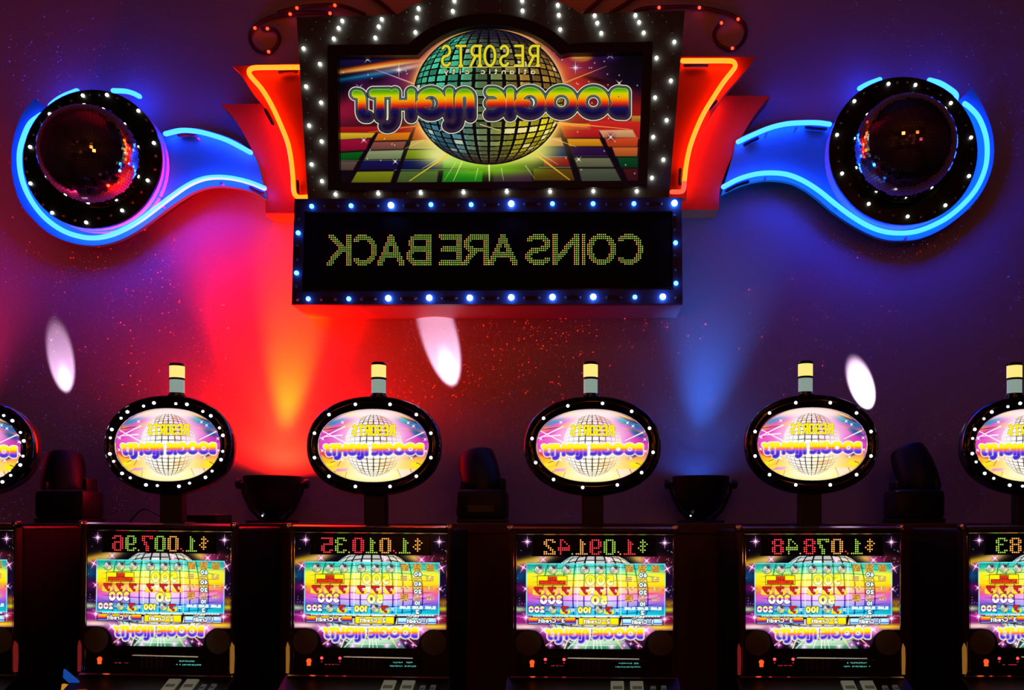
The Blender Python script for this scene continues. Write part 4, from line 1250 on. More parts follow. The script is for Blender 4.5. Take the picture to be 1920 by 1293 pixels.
# ------------------------------------------------------------------ the message board under it
BD = 3.705
board = thing('message_board', P(913, 571, BD), 'black running-text message board with blue bulbs under the disco marquee', 'sign')
bo = [(547, 571), (552, 372.5), (1278, 370), (1280, 569)]
bi = [(566, 544), (570, 397), (1261, 395.5), (1262, 539)]
bz = MB().frame(bo, bi, BD, BD + 0.03)
bz.build('frame', M_NAVYFRAME, board)
MB().prism([(547, 571), (552, 373), (1278, 370.5), (1280, 569)], BD + 0.03, WALL - 0.002).build('body', M_SIGNSIDE, board)
MB().prism([(567, 544), (570, 397), (1261, 396), (1262, 540)], BD + 0.014, BD + 0.03).build('screen', M_SCREEN, board)
screen = board.children[-1]
MB().prism([(564, 546.5), (564, 544), (1262, 540), (1262, 542)], BD - 0.003, BD + 0.004).build('trim_strip', M_GLOSS, board)
BW = [('K', 612.7, 656.9, 440), ('C', 659.7, 705, 439.8), ('A', 708, 757, 439.8), ('B', 762.6, 805.5, 439.6), ('E', 823, 862.6, 439.4), ('R', 866.5, 913, 439.3), ('A', 916.4, 967.4, 439.2),
      ('S', 984.9, 1032.4, 438.8), ('N', 1036, 1083, 438.6), ('I', 1087.7, 1098, 438.6), ('O', 1101, 1152, 438.4), ('C', 1156, 1204, 438.3)]
dots = []
PIT = 3.66
for ch, xa, xb, ya in BW:
    w, ls = GLYPH[ch]
    n = max(3, int(round((xb - xa) / PIT)) + 1)
    gx = xa + PIT * .3 + np.arange(n) * PIT
    gy = ya + PIT * .3 + np.arange(16) * (57.5 - PIT * .6) / 15
    X, Y = np.meshgrid(gx, gy)
    hw = 1.42 * PIT if ch not in 'E' else 1.3 * PIT
    x0, x1 = gx[0] + hw * .72, gx[-1] - hw * .72
    if ch == 'I':
        x0 = x1 = (gx[0] + gx[-1]) / 2
    y0, y1 = gy[0] + hw * .62, gy[-1] - hw * .62
    L2 = [[(x1 - px_ / w * (x1 - x0), y0 + py_ * (y1 - y0)) for px_, py_ in l] for l in ls]
    on = seg_sdf(X, Y, L2) < hw
    for j in range(16):
        for i in range(n):
            if on[j, i]:
                edge = i == 0 or not on[j, i - 1]
                c = (1.0, .34, .10) if edge else (.30, .56, .07) if (rnd.random() > .2) else (.62, .60, .10)
                dots.append((P(gx[i], gy[j], BD + 0.0135) - parent_world(board), tuple(k * (1.25 if edge else 1.1) for k in c)))
o = put('led_dots', dot_mesh('led_dots', dots, print_mat('led_dots_lit', 1.15, .4), 1.14 * BD / F), screen, parent_world(board))
tag(o, kind='stuff')
br = 4.3 * BD / F
m_bb = MB().ball((0, 0, 0), br, 9, 6).mesh('blue_bulb', M_BBULB, smooth=True)
m_bb2 = MB().ball((0, 0, 0), br * 1.35, 9, 6).mesh('blue_bulb', M_BBULBBIG, smooth=True)
m_bo = MB().ball((0, 0, 0), br * .75, 7, 5).mesh('unlit_bulb', M_BULBOFF, smooth=True)
top = [(584.3, 386.6, 0), (658.2, 385.5, 0), (733, 384.6, 1), (808, 383.3, 0), (883.4, 383.3, 0), (958.6, 381.6, 1), (1035.9, 381.6, 0), (1112, 381.6, 0), (1188.6, 381.6, 0), (1264.7, 380.5, 1)]
bot = [(578, 559.8, 0), (653.9, 559.8, 0), (728, 558.8, 1), (804.8, 558, 1), (880.8, 558, 1), (958.6, 557.2, 1), (1035.9, 556.6, 1), (1112.4, 556.1, 1), (1190.5, 556.6, 0), (1242.8, 556, 1)]
for x, y, b in top + bot + [(559, 436.4, 0), (556, 511.5, 0), (1266.7, 454.9, 0), (1267.5, 530.8, 0)]:
    put('blue_bulb', m_bb2 if b else m_bb, board, P(x, y, BD - br * .8))
for row in (top, bot[:9]):
    for a, b in zip(row[:-1], row[1:]):
        for t in (1 / 3, 2 / 3):
            put('unlit_bulb', m_bo, board, P(a[0] + (b[0] - a[0]) * t, a[1] + (b[1] - a[1]) * t + 1, BD - br * .3))
for x, y in [(557.5, 461), (557, 486), (555, 537), (560, 411), (1266, 480), (1267, 505), (1265.5, 430), (1265, 405), (558, 561), (1268, 558)]:
    put('unlit_bulb', m_bo, board, P(x, y, BD - br * .3))

# ------------------------------------------------------------------ red fins beside the marquee
def fin(name, poly, d0, d1, label, tubes=(), tube_d=None, m=M_REDPANEL, stands=(), back=None):
    t = thing(name, P(poly[-1][0], poly[-1][1], d0), label, 'neon sign')
    MB().prism(poly, d0, d1).build('panel', m, t)
    for pts, mm in tubes:
        px_tube(pts, tube_d, 4.4 * tube_d / F, 4, 10).build('neon_tube', mm, t, True)
    if back:
        px_tube(back, 3.853, .0062, 3, 8).build('back_tube', M_NEONH, t, True)
    for x0, y0, x1, y1 in stands:
        px_tube([(x0, y0), ((x0 + x1) / 2, (y0 + y1) / 2), (x1, y1)], tube_d + 0.012, 3.6 * tube_d / F, 2, 8).build('electrode_sleeve', M_BLACK, t, True)
    return t
up_l = [(435.5, 123.7)] + spline([(435.5, 123.7), (451, 139), (472.6, 173), (494, 198), (512.8, 226), (528, 256.7), (539, 284.6), (545, 324.8), (548, 368)], 4)[1:] + [(550, 374), (583, 374), (568, 119)]
up_r = [(1416.7, 106.7)] + spline([(1416.7, 106.7), (1402.7, 126.8), (1381, 151.6), (1360, 175), (1344, 198), (1325.4, 229), (1310, 263), (1297.6, 297), (1291, 334), (1288, 362)], 4)[1:] + [(1287, 372), (1252.5, 372), (1274, 106.7)]
tl = [(562, 126), (520, 126.3), (482, 126.8), (471, 129), (467, 134.5), (471, 144), (491, 167), (509.7, 198), (526.7, 235), (539, 266), (545, 294), (549, 328), (550.5, 355.7), (554.5, 366.5), (562, 370), (577, 369)]
tr_ = [(1279, 114), (1313, 114), (1362.5, 114), (1375, 116), (1378.6, 124), (1372, 134.5), (1356, 154.7), (1337.8, 182.5), (1319, 213.4), (1303.7, 247), (1293, 278), (1286.7, 309), (1283, 340)]
tr2 = [(1282.9, 341), (1282, 352.6), (1277.5, 358.8), (1259, 359.7)]
fin('neon_fin', up_l, 3.79, 3.825, 'upper red fin outlined in amber neon, against the left edge of the marquee', [(tl, M_NEONR)], 3.755, stands=[(524, 135, 556, 133), (557, 340, 558, 362), (498, 206, 512, 232)], back=[(505, 196), (520, 220), (536, 254), (547, 286), (553, 324), (556, 362)])
fin('neon_fin', up_r, 3.79, 3.825, 'upper red fin outlined in amber neon, against the right edge of the marquee', [(tr_, M_NEONR), (tr2, M_NEONP)], 3.755, stands=[(1284, 122, 1326, 122), (1276, 318, 1275, 345), (1330, 203, 1342, 190)], back=[(1342, 186), (1322, 219), (1306, 251), (1293, 288), (1286, 327), (1282, 358)])
lo_l = [(413, 195.5)] + spline([(413, 195.5), (435, 217.6), (452.7, 244), (470, 276), (485, 311.6), (494, 344), (497, 373), (498, 400)], 4)[1:] + [(565, 400), (578, 192.6)]
lo_r = [(1444.5, 179.4)] + spline([(1444.5, 179.4), (1421, 207), (1402.7, 235), (1387, 263), (1372, 294), (1359.4, 324.8), (1350, 355.7), (1347, 393)], 4)[1:] + [(1273, 393), (1264, 179.4)]
fin('plain_fin', lo_l, 3.89, WALL - 0.002, 'lower plain red fin ending in a square foot, behind the left neon fin')
fin('plain_fin', lo_r, 3.89, WALL - 0.002, 'lower plain red fin ending in a square foot, behind the right neon fin')

# ------------------------------------------------------------------ blue swooshes with their discs and mirror balls
def swoosh(poly, tubes, label, clips, sleeves, arm):
    d0, td = 3.87, 3.838
    t = thing('neon_swoosh', P(poly[0][0], poly[0][1], d0), label, 'neon sign')
    MB().prism(poly, d0, d0 + 0.022).build('panel', M_SWOOSH, t)
    mb = MB().prism(arm, d0 + 0.0222, WALL - 0.004)
    c_ = P(poly_c[0], poly_c[1], d0)
    mb.lathe([(0.22, -0.0222), (0.22, d0 - WALL + 0.004)], c_, 'Y', 32).build('wash_block', M_BLACK, t)  # unseen box added behind the panel to block the red wash
    for pts, dd in tubes:
        px_tube(pts, dd, 4.5 * dd / F, 4, 10).build('neon_tube', M_NEONB, t, True)
    pan = t.children[0]
    for x, y in clips:
        MB().lathe([(0.004, 0), (0.004, 0.026), (0.007, 0.03)], P(x, y, td) + Vector((0, 0.034, 0)), 'Y', 8).build('tube_clip', M_CLIP, pan, True)
    for pts in sleeves:
        px_tube(pts, td + 0.014, 3.8 * td / F, 2, 8).build('electrode_sleeve', M_BLACK, t, True)
    return t
low_l = [(496, 353), (470, 342.5), (441, 335), (411.5, 332), (382, 335), (353, 347), (323, 367.5), (294, 389.5), (264.5, 411.6), (235, 429), (206, 441), (176, 446), (147, 442.5), (117.6, 432), (88, 411.6), (64.7, 385), (47, 353), (38, 320.5), (36.7, 288), (42.6, 261.7), (56, 232), (78, 214.6)]
upr_l = [(310, 251), (338, 244.6), (367.4, 246), (396.8, 253), (426, 263), (449.7, 275), (470, 286)]
poly_c = (173, 298)
pl = [(500, 374)] + spline([(500, 374), (475, 360), (445, 352), (411, 349), (385, 352), (355, 364), (320, 387), (285, 413), (250, 437), (215, 453), (176, 460), (135, 455), (95, 439), (62, 411), (38, 380), (25, 340), (21, 300), (25, 260), (40, 216), (64.7, 184)], 4)[1:] + [(93, 206)] + arc(173, 298, 116, 116, 228, 325, 16) + spline([(292, 252), (312, 246), (340, 240), (370, 241), (400, 248), (430, 258), (455, 271), (475, 288), (486, 312)], 3)
swoosh(pl, [(low_l, 3.838), (upr_l, 3.838), ([(94, 199), (104, 190), (120, 180), (145, 170)], 3.90), ([(212, 170), (235, 171), (250, 175), (262, 181)], 3.90)],
       'blue neon swoosh curling round the left disc, lit pink from below', [(368, 255), (414, 342), (430, 264), (41, 288), (303, 384)], [[(335, 253), (352, 251), (366, 253)], [(470, 351), (482, 357), (493, 362)]], [(493, 352), (470, 341), (440, 333), (411, 330), (385, 333), (355, 345), (320, 367), (285, 393), (262, 405), (262, 275), (312, 258), (340, 252), (370, 252), (400, 258), (430, 268), (455, 280), (474, 294), (482, 314)])
low_r = [(1356, 350.5), (1385, 335.6), (1415.5, 326.6), (1445.7, 324), (1476, 327), (1506, 338.7), (1536.4, 358), (1566.6, 382.5), (1596.8, 405), (1627, 423), (1657, 433.8), (1687.4, 436.9), (1717.6, 433.8), (1748, 423), (1778, 406.6), (1808, 381), (1832.4, 350.8), (1847.5, 314.5), (1851, 281), (1847.5, 251), (1835.5, 220.8), (1820, 202.7), (1808, 193.7)]
upr_r = [(1383.8, 266), (1415.5, 251), (1445.7, 239), (1476, 232), (1506, 230), (1533, 230), (1556, 233)]
poly_c = (1694, 283)
pr = [(1353, 364)] + spline([(1353, 364), (1385, 349), (1415, 340), (1445, 337), (1478, 341), (1504, 352), (1532, 372), (1562, 398), (1596, 421), (1630, 439), (1660, 449), (1690, 451), (1722, 448), (1754, 436), (1785, 417), (1818, 389), (1844, 355), (1860, 315), (1864, 278), (1859, 240), (1845, 203), (1823, 163)], 4)[1:] + [(1796, 191)] + arc(1694, 283, 122, 122, -42, -152, 16) + spline([(1566, 231), (1533, 226), (1506, 226), (1476, 228), (1445, 234), (1414, 246), (1382, 262), (1376, 285)], 3)
swoosh(pr, [(low_r, 3.838), (upr_r, 3.838), ([(1611, 166), (1627, 157.4), (1650, 149)], 3.90), ([(1742, 150), (1763, 156), (1784, 169), (1793, 178), (1792, 188)], 3.86)],
       'blue neon swoosh curling round the right disc, on the blue side of the wall', [(1493, 239), (1435, 333), (1699, 446), (1437, 250), (1571, 386)], [[(1512, 238), (1530, 240), (1548, 241)], [(1362, 357), (1380, 347), (1402, 340)], [(1396, 271), (1408, 264), (1420, 259)]], [(1358, 346), (1385, 331), (1415, 322), (1445, 319), (1478, 323), (1504, 334), (1532, 354), (1562, 380), (1594, 402), (1600, 250), (1560, 240), (1533, 237), (1506, 237), (1476, 239), (1445, 245), (1414, 257), (1386, 271), (1379, 290)])


def disc(cx, cy, r, hole, bulbs, label, dark=3.78):
    t = thing('bulb_disc', P(cx, cy, dark), label, 'sign')
    n = 56
    circ = lambda rr: [(cx + rr * math.cos(2 * math.pi * i / n), cy + rr * math.sin(2 * math.pi * i / n)) for i in range(n)]
    MB().frame(circ(r), circ(hole), dark, dark + 0.012).build('ring', M_GLOSS2, t)
    MB().frame(circ(r - .6), circ(r - 5), dark + 0.012, 3.868).build('drum', M_DRUM, t)
    MB().frame(circ(hole + 3), circ(hole), dark + 0.012, 3.866).build('well', M_BLACK, t)
    m1 = MB().ball((0, 0, 0), 3.1 * dark / F, 8, 6).mesh('bulb', M_DISCBULB, smooth=True)
    m2 = MB().ball((0, 0, 0), 3.0 * dark / F, 7, 5).mesh('unlit_bulb', M_BULBOFF, smooth=True)
    for x, y in bulbs:
        put('bulb', m1, t, P(x, y, dark - 3.1 * dark / F * .7))
    for (ax, ay), (bx, by) in zip(bulbs, bulbs[1:] + bulbs[:1]):
        a0 = math.atan2(ay - cy, ax - cx)
        a1 = math.atan2(by - cy, bx - cx)
        while a1 < a0:
            a1 += 2 * math.pi
        rr = math.hypot(ax - cx, ay - cy)
        for k in (1 / 3, 2 / 3):
            a = a0 + (a1 - a0) * k
            put('unlit_bulb', m2, t, P(cx + rr * math.cos(a), cy + rr * math.sin(a), dark - 3 * dark / F * .3))
    return t
M_GLOSS2 = mat('disc_black_enamel', (0.012, 0.012, 0.011), 0.3, spec=0.2)
lb = [(155.3, 179), (200.5, 177.8), (259.4, 207.5), (288.4, 267.9), (276.8, 338), (228.8, 394.3), (161.5, 416.8), (97.7, 398.7), (57, 343.7), (56.4, 275.3), (93.3, 213.8)]
disc(173, 298, 130, 95, lb, 'black bulb-studded disc round the mirror ball with red reflections, inside the left swoosh')
rb = [(1666, 157), (1716.6, 159), (1783, 193), (1820.8, 257.6), (1817, 329.8), (1772.8, 384.7), (1702, 405.6), (1629, 382), (1579, 325), (1569.6, 252.5), (1602, 189.5)]
disc(1694, 283, 139, 101, rb, 'black bulb-studded disc round the mirror ball with blue reflections, inside the right swoosh')


def mirror_ball(cx, cy, rpx, d, label, seed):
    c = P(cx, cy, d)
    r = rpx * d / F
    t = thing('mirror_ball', c, label, 'disco ball')
    prof = [(max(0.001, r * .985 * math.sin(math.pi * i / 34)), r * .985 * math.cos(math.pi * i / 34)) for i in range(22)]
    MB().lathe(prof, c, 'Y', 44).build('core', M_CORE, t, True)
    g = random.Random(seed)
    v, f = [], []
    rows = 52
    for i in range(rows):
        la0 = -math.pi / 2 + math.pi * (i + .05) / rows
        la1 = -math.pi / 2 + math.pi * (i + .95) / rows
        lm = (la0 + la1) / 2
        n = max(3, int(2 * math.pi * math.cos(lm) / (math.pi / rows)))
        off_ = g.random()
        for k in range(n):
            lo0 = 2 * math.pi * (k + off_ + .05) / n
            lo1 = 2 * math.pi * (k + off_ + .95) / n
            if math.sin((lo0 + lo1) / 2) > .45:
                continue                       # the back of the ball is let into the disc
            pts = [Vector((math.cos(a) * math.cos(b), math.cos(a) * math.sin(b), math.sin(a))) for a, b in ((la0, lo0), (la0, lo1), (la1, lo1), (la1, lo0))]
            mid = sum(pts, Vector()) / 4
            nn = (mid.normalized() + Vector((g.gauss(0, .011), g.gauss(0, .011), g.gauss(0, .011)))).normalized()
            q = len(v)
            for p in pts:
                p2 = p - nn * (p - mid).dot(nn) - nn * (mid.dot(nn) - 1.0 * mid.length) * 0
                v.append(tuple(p2 * r))
            for p in pts:
                v.append(tuple(p * r * .982))
            f += [(q, q + 1, q + 2, q + 3), (q, q + 4, q + 5, q + 1), (q + 1, q + 5, q + 6, q + 2), (q + 2, q + 6, q + 7, q + 3), (q + 3, q + 7, q + 4, q)]
    me = bpy.data.meshes.new('mirror_tiles')
    me.from_pydata(v, [], f)
    me.materials.append(M_MIRROR)
    tag(put('mirror_tiles', me, t, c), kind='stuff')
    return t
mirror_ball(174, 295, 92, 3.735, 'mirror ball reflecting red and magenta, in the left black disc', 4)
mirror_ball(1692, 280, 97, 3.735, 'mirror ball reflecting blue and amber, in the right black disc', 9)

# ------------------------------------------------------------------ red rope lights on the wall over the sign
def rope(paths, leds, label, d=3.984):
    t = thing('rope_light', P(paths[0][0][0], paths[0][0][1], 3.985), label, 'rope light', 'red rope lights over the marquee')
    for p in paths:
        px_tube(p, d, 3.6 * 3.98 / F, 4, 8).build('rope', M_ROPE, t, True)
    m = MB().ball((0, 0, 0), 3.0 * 3.97 / F, 8, 6, 1.3).mesh('lamp', M_ROPELED, smooth=True)
    for x, y in leds:
        put('lamp', m, t, P(x, y, d - .0095))
    return t
rope([[(492, 54), (501.7, 54), (515, 56), (523, 67), (523, 78), (515, 91), (503, 98), (487, 97), (474, 86), (469, 71), (473, 57), (487, 43), (507, 33), (532, 27.5), (573, 24.5), (607, 24), (622, 26.7)]],
     [(478, 52.5), (501.3, 53.7), (503.7, 97), (544, 26.5), (618.8, 25)], 'red rope light ending in a loop at the left, with five lit lamps')
rope([[(522, 24), (543, 18), (573, 12.5), (607, 10), (630, 10), (653, 14.5), (684, 27)]], [(556.7, 15), (627.8, 10)], 'short red rope light arching just over the one with the left loop', 3.966)
rope([[(1190, 22), (1205, 16.5), (1220, 14.6), (1235.8, 14), (1272, 12.4), (1311, 14), (1340.6, 19), (1366, 26), (1383.6, 35), (1395.6, 46), (1398.5, 60), (1394, 75.6), (1383.6, 87.7), (1368, 93), (1351, 86), (1340.6, 73), (1340, 60), (1346, 50), (1353.5, 42)]],
     [(1235.8, 14.2), (1311.4, 14.4), (1384, 36), (1352.7, 43), (1373.3, 90.5)], 'red rope light ending in a loop at the right, with five lit lamps')
rope([[(655, -38), (707, 0), (723, 12), (742, 30)]], [], 'unlit piece of dark red rope running down behind the left shoulder of the marquee')
rope([[(1160, -40), (1124, 0), (1103, 18), (1096, 26)]], [], 'unlit dark red rope running down behind the marquee, the one nearer its arch')
rope([[(1232, -40), (1182.5, 0), (1151.6, 20), (1143, 26)]], [], 'unlit dark red rope running down behind the marquee, the one further from its arch')
# ------------------------------------------------------------------ lights standing on the ledge
M_WINDOW0 = mat('head_display', (0.012, 0.012, 0.014), 0.25)

def moving_head(cx, src, label, lean):
    d = 3.72
    base = Vector(((cx - VX) * d / F, d, LEDGE_Z))
    t = thing('moving_head_light', base, label, 'stage light', 'moving head lights on the ledge')
    u = d / F
    def bx(x0, z0, x1, z1, y0, y1, b):
        return MB().box(base.x + x0 * u, base.x + x1 * u, y0, y1, LEDGE_Z + z0 * u, LEDGE_Z + z1 * u, b)
    bx(-43, 0, 45, 9, d - .09, d + .09, .004).build('base', M_BLACK, t)
    bx(-46, 7, 47, 62, d - .085, d + .085, .022).build('yoke', M_BLACK, t, True)
    bx(-40, 50, -31, 78, d - .045, d + .045, .01).build('yoke_arm', M_BLACK, t, True)
    bx(33, 50, 43, 84, d - .045, d + .045, .01).build('yoke_arm', M_BLACK, t, True)
    bx(-24, 20, 26, 34, d - .088, d - .08, .002).build('display', M_WINDOW0, t)
    src, aim = Vector(src[0]), Vector(src[1])
    axis = (aim - src).normalized()
    axis = (axis * 1.0 + Vector((0, 0, .35))).normalized()
    tip = src + Vector((19 * u, -.02, -6 * u)) - axis * .012
    rot = axis.to_track_quat('Z', 'Y').to_matrix()
    def shape(prof, n, name, m, par):
        raw = MB().lathe([(r * u, h * u) for r, h in prof], (0, 0, 0), 'Z', n)
        return MB().add([tip + rot @ Vector(v) for v in raw.v], raw.f).build(name, m, par, True)
    hd = shape([(14, -104), (26, -100), (35, -88), (38, -64), (38, -34), (35, -12), (33, -2), (32, 0), (28, 0), (27, -3)], 24, 'head', M_BLACK, t)
    shape([(27, -2.8), (20, -1), (6, 0)], 18, 'lens', M_SHADE, hd)
    return t
moving_head(131, HEAD_SRC[0], 'black moving head light under the pale beam spot at the left end of the wall', 0)
moving_head(905, HEAD_SRC[1], 'black moving head light under the beam spot that reaches the message board', 0)
moving_head(1712, HEAD_SRC[2], 'black moving head light under the small white beam spot at the right', 0)


def par_can(cx, lensmat, label):
    d = 3.872
    u = d / F
    base = Vector(((cx - VX) * d / F, d, LEDGE_Z))
    t = thing('wash_light_can', base, label, 'stage light')
    top = (VY - 893) * u + EYE - LEDGE_Z          # height of the mouth over the ledge
    q = lambda h: base + Vector((0, 0, h))
    prof = [(8, 98), (13, 88), (22, 82), (34, 70), (43, 54), (49, 34), (52, 14), (53, 0)]
    raw = [(r * u, top - h * u * .86) for r, h in prof] + [(50 * u, top), (49 * u, top - .012)]
    can = MB().lathe(raw, base, 'Z', 32).build('can', M_BLACK, t, True)
    MB().lathe([(48.6 * u, top - .0125), (40 * u, top - .011), (5 * u, top - .010)], base, 'Z', 28).build('lens', lensmat, can, True)
    for s in (-1, 1):
        pv = MB().lathe([(3.6 * u, 50 * u * s), (3.6 * u, 63 * u * s)], q(top - 14 * u), 'X', 10).build('pivot', M_BLACK, t)
        MB().lathe([(9 * u, 60 * u * s), (9.5 * u, 66 * u * s), (7 * u, 68 * u * s)], q(top - 14 * u), 'X', 12).build('clamp_knob', M_BLACK, pv)
    pts = [q(top - 14 * u) + Vector((-57 * u, 0, 0)), q(top - 30 * u) + Vector((-55 * u, 0, 0)), q(top - 62 * u) + Vector((-40 * u, 0, 0)), q(.012) + Vector((-20 * u, 0, 0)), q(.010) + Vector((20 * u, 0, 0)), q(top - 62 * u) + Vector((40 * u, 0, 0)), q(top - 30 * u) + Vector((55 * u, 0, 0)), q(top - 14 * u) + Vector((57 * u, 0, 0))]
    MB().tube(pts, 3.4 * u, 8).build('yoke', M_BLACK, t, True)
    MB().box(base.x - 40 * u, base.x + 40 * u, d - .07, d + .07, LEDGE_Z, LEDGE_Z + .012, .003).build('base_plate', M_BLACK, t)
    MB().ball(P(cx - 19, 966.5, d - .035), 1.6 * u, 8, 6).build('indicator', M_WHITELED, t, True)
    MB().tube([P(cx - 19, 966.5, d - .034), P(cx - 17, 972, d - .02), q(.012) + Vector((-10 * u, 0, 0))], 1.2 * u, 6).build('indicator_stem', M_BLACK, t)
    return t
par_can(511, M_REDLENS, 'black wash light can with side knobs that throws red light up the wall')
par_can(1314, M_BLUELENS, 'black wash light can with side knobs that throws blue light up the wall')
eb = thing('equipment_box', P(380, 985, 3.62), 'low black equipment box behind the first full machine from the left', 'box')
eb.location.z = LEDGE_Z
e0 = P(380, 980, 3.62).x
MB().box(e0 - .12, e0 + .08, 3.56, 3.72, LEDGE_Z, LEDGE_Z + .035, .006).build('case', M_BLACK, eb)
MB().box(e0 - .11, e0 + .07, 3.552, 3.562, LEDGE_Z + .004, LEDGE_Z + .031, .002).build('front_plate', M_GLOSS, eb)
cb = tag(MB().tube(spline([(e0 - .11, 3.60, LEDGE_Z + .012), (e0 - .16, 3.60, LEDGE_Z + .03), (e0 - .215, 3.60, LEDGE_Z + .055), (e0 - .25, 3.61, LEDGE_Z + .045), (e0 - .29, 3.62, LEDGE_Z + .006)], 5), .0035, 6).build('cable', M_BLACK, None, True, at=(e0 - .2, 3.6, LEDGE_Z)), 'thin black cable arching beside the low equipment box', 'cable')

# ------------------------------------------------------------------ slot machines
D0 = 3.0
U = D0 / F
REFX, REFT = 684.5, 983.5                    # the second machine: middle and top edge in the photograph
H0 = EYE - (REFT - VY) * U                   # its height
def L(px, py, y=D0):
    """a point of the second machine's front, in the machine's own space (floor = 0, y = 0 at the front plane)"""
    return Vector(((px - REFX) * U, y - D0, EYE - (py - VY) * U))
class LB(MB):
    def lbox(s, x0, y0, x1, y1, d0, d1, b=0.0):
        a, c = L(x0, y1), L(x1, y0)
        return s.box(a.x, c.x, d0, d1, a.z, c.z, b)
    def lprism(s, poly, d0, d1):
        pts = [L(x, y) for x, y in poly]
        n = len(pts)
        return s.add([(p.x, d0, p.z) for p in pts] + [(p.x, d1, p.z) for p in pts], [list(range(n)), [i + n for i in range(n)][::-1]] + [[i, (i + 1) % n, (i + 1) % n + n, i + n] for i in range(n)])

def deck(px, t):
    """a point on the sloping button deck: px in photo pixels of the second machine, t along the slope"""
    return Vector(((px - REFX) * U * (1 - .14 * t / D0 * 0), -.14 * t, .992 - .062 * t))

BITS = {'0': [".####."] + ["##..##"] * 6 + [".####."],
        '1': ["..#...", "..##..", "..###.", "..##..", "..##..", "..##..", "..##..", "######"],
        '2': [".####.", "##..##", "##....", ".##...", "..##..", "...##.", "##..##", "######"],
        '3': [".####.", "##..##", "##....", ".###..", "##....", "##....", "##..##", ".####."],
        '4': [".##...", ".#.#..", ".#..#.", ".#...#", "######", "######", ".#....", ".#...."],
        '5': ["######", "....##", "....##", ".#####", "##....", "##....", "##..##", ".####."],
        '6': [".####.", "##..##", "....##", ".#####", "##..##", "##..##", "##..##", ".####."],
        '7': ["######", "##..##", "##....", ".##...", ".##...", "..##..", "..##..", "..##.."],
        '8': [".####.", "##..##", "##..##", ".####.", "##..##", "##..##", "##..##", ".####."],
        '9': [".####.", "##..##", "##..##", "##..##", "#####.", "##....", "##..##", ".####."],
        '$': ["..#..", ".###.", "..#.#", ".###.", "#.#..", ".###.", "..#..", "....."],
        ',': ["..", "..", "..", "..", "..", "..", "#.", ".#"], '.': ["."] * 7 + ["#"]}
INKS = {'g': (.34, .62, .08), 'r': (1.0, .045, .06), 'o': (1.0, .42, .09)}
SLOTX = [768.8, 742.7, 731.8, 706.4, 680.8, 655.6, 648.0, 623.0, 597.2]      # $ 1 , d d d . d d

cv3 = paint_glass()
def lower(px, py):
    return (py < 1213.5) & ~((px < 600) & (py > 1178) & (np.hypot(px - 569, py - 1204) < 28)) | (py < 1178)
GLASS_MESH = print_mesh(cv3, 'glass_print', print_mat('glass_print', 1.1), lambda X, Y: ((X - REFX) * U, np.full(X.shape, 0.0), EYE - (Y - VY) * U))

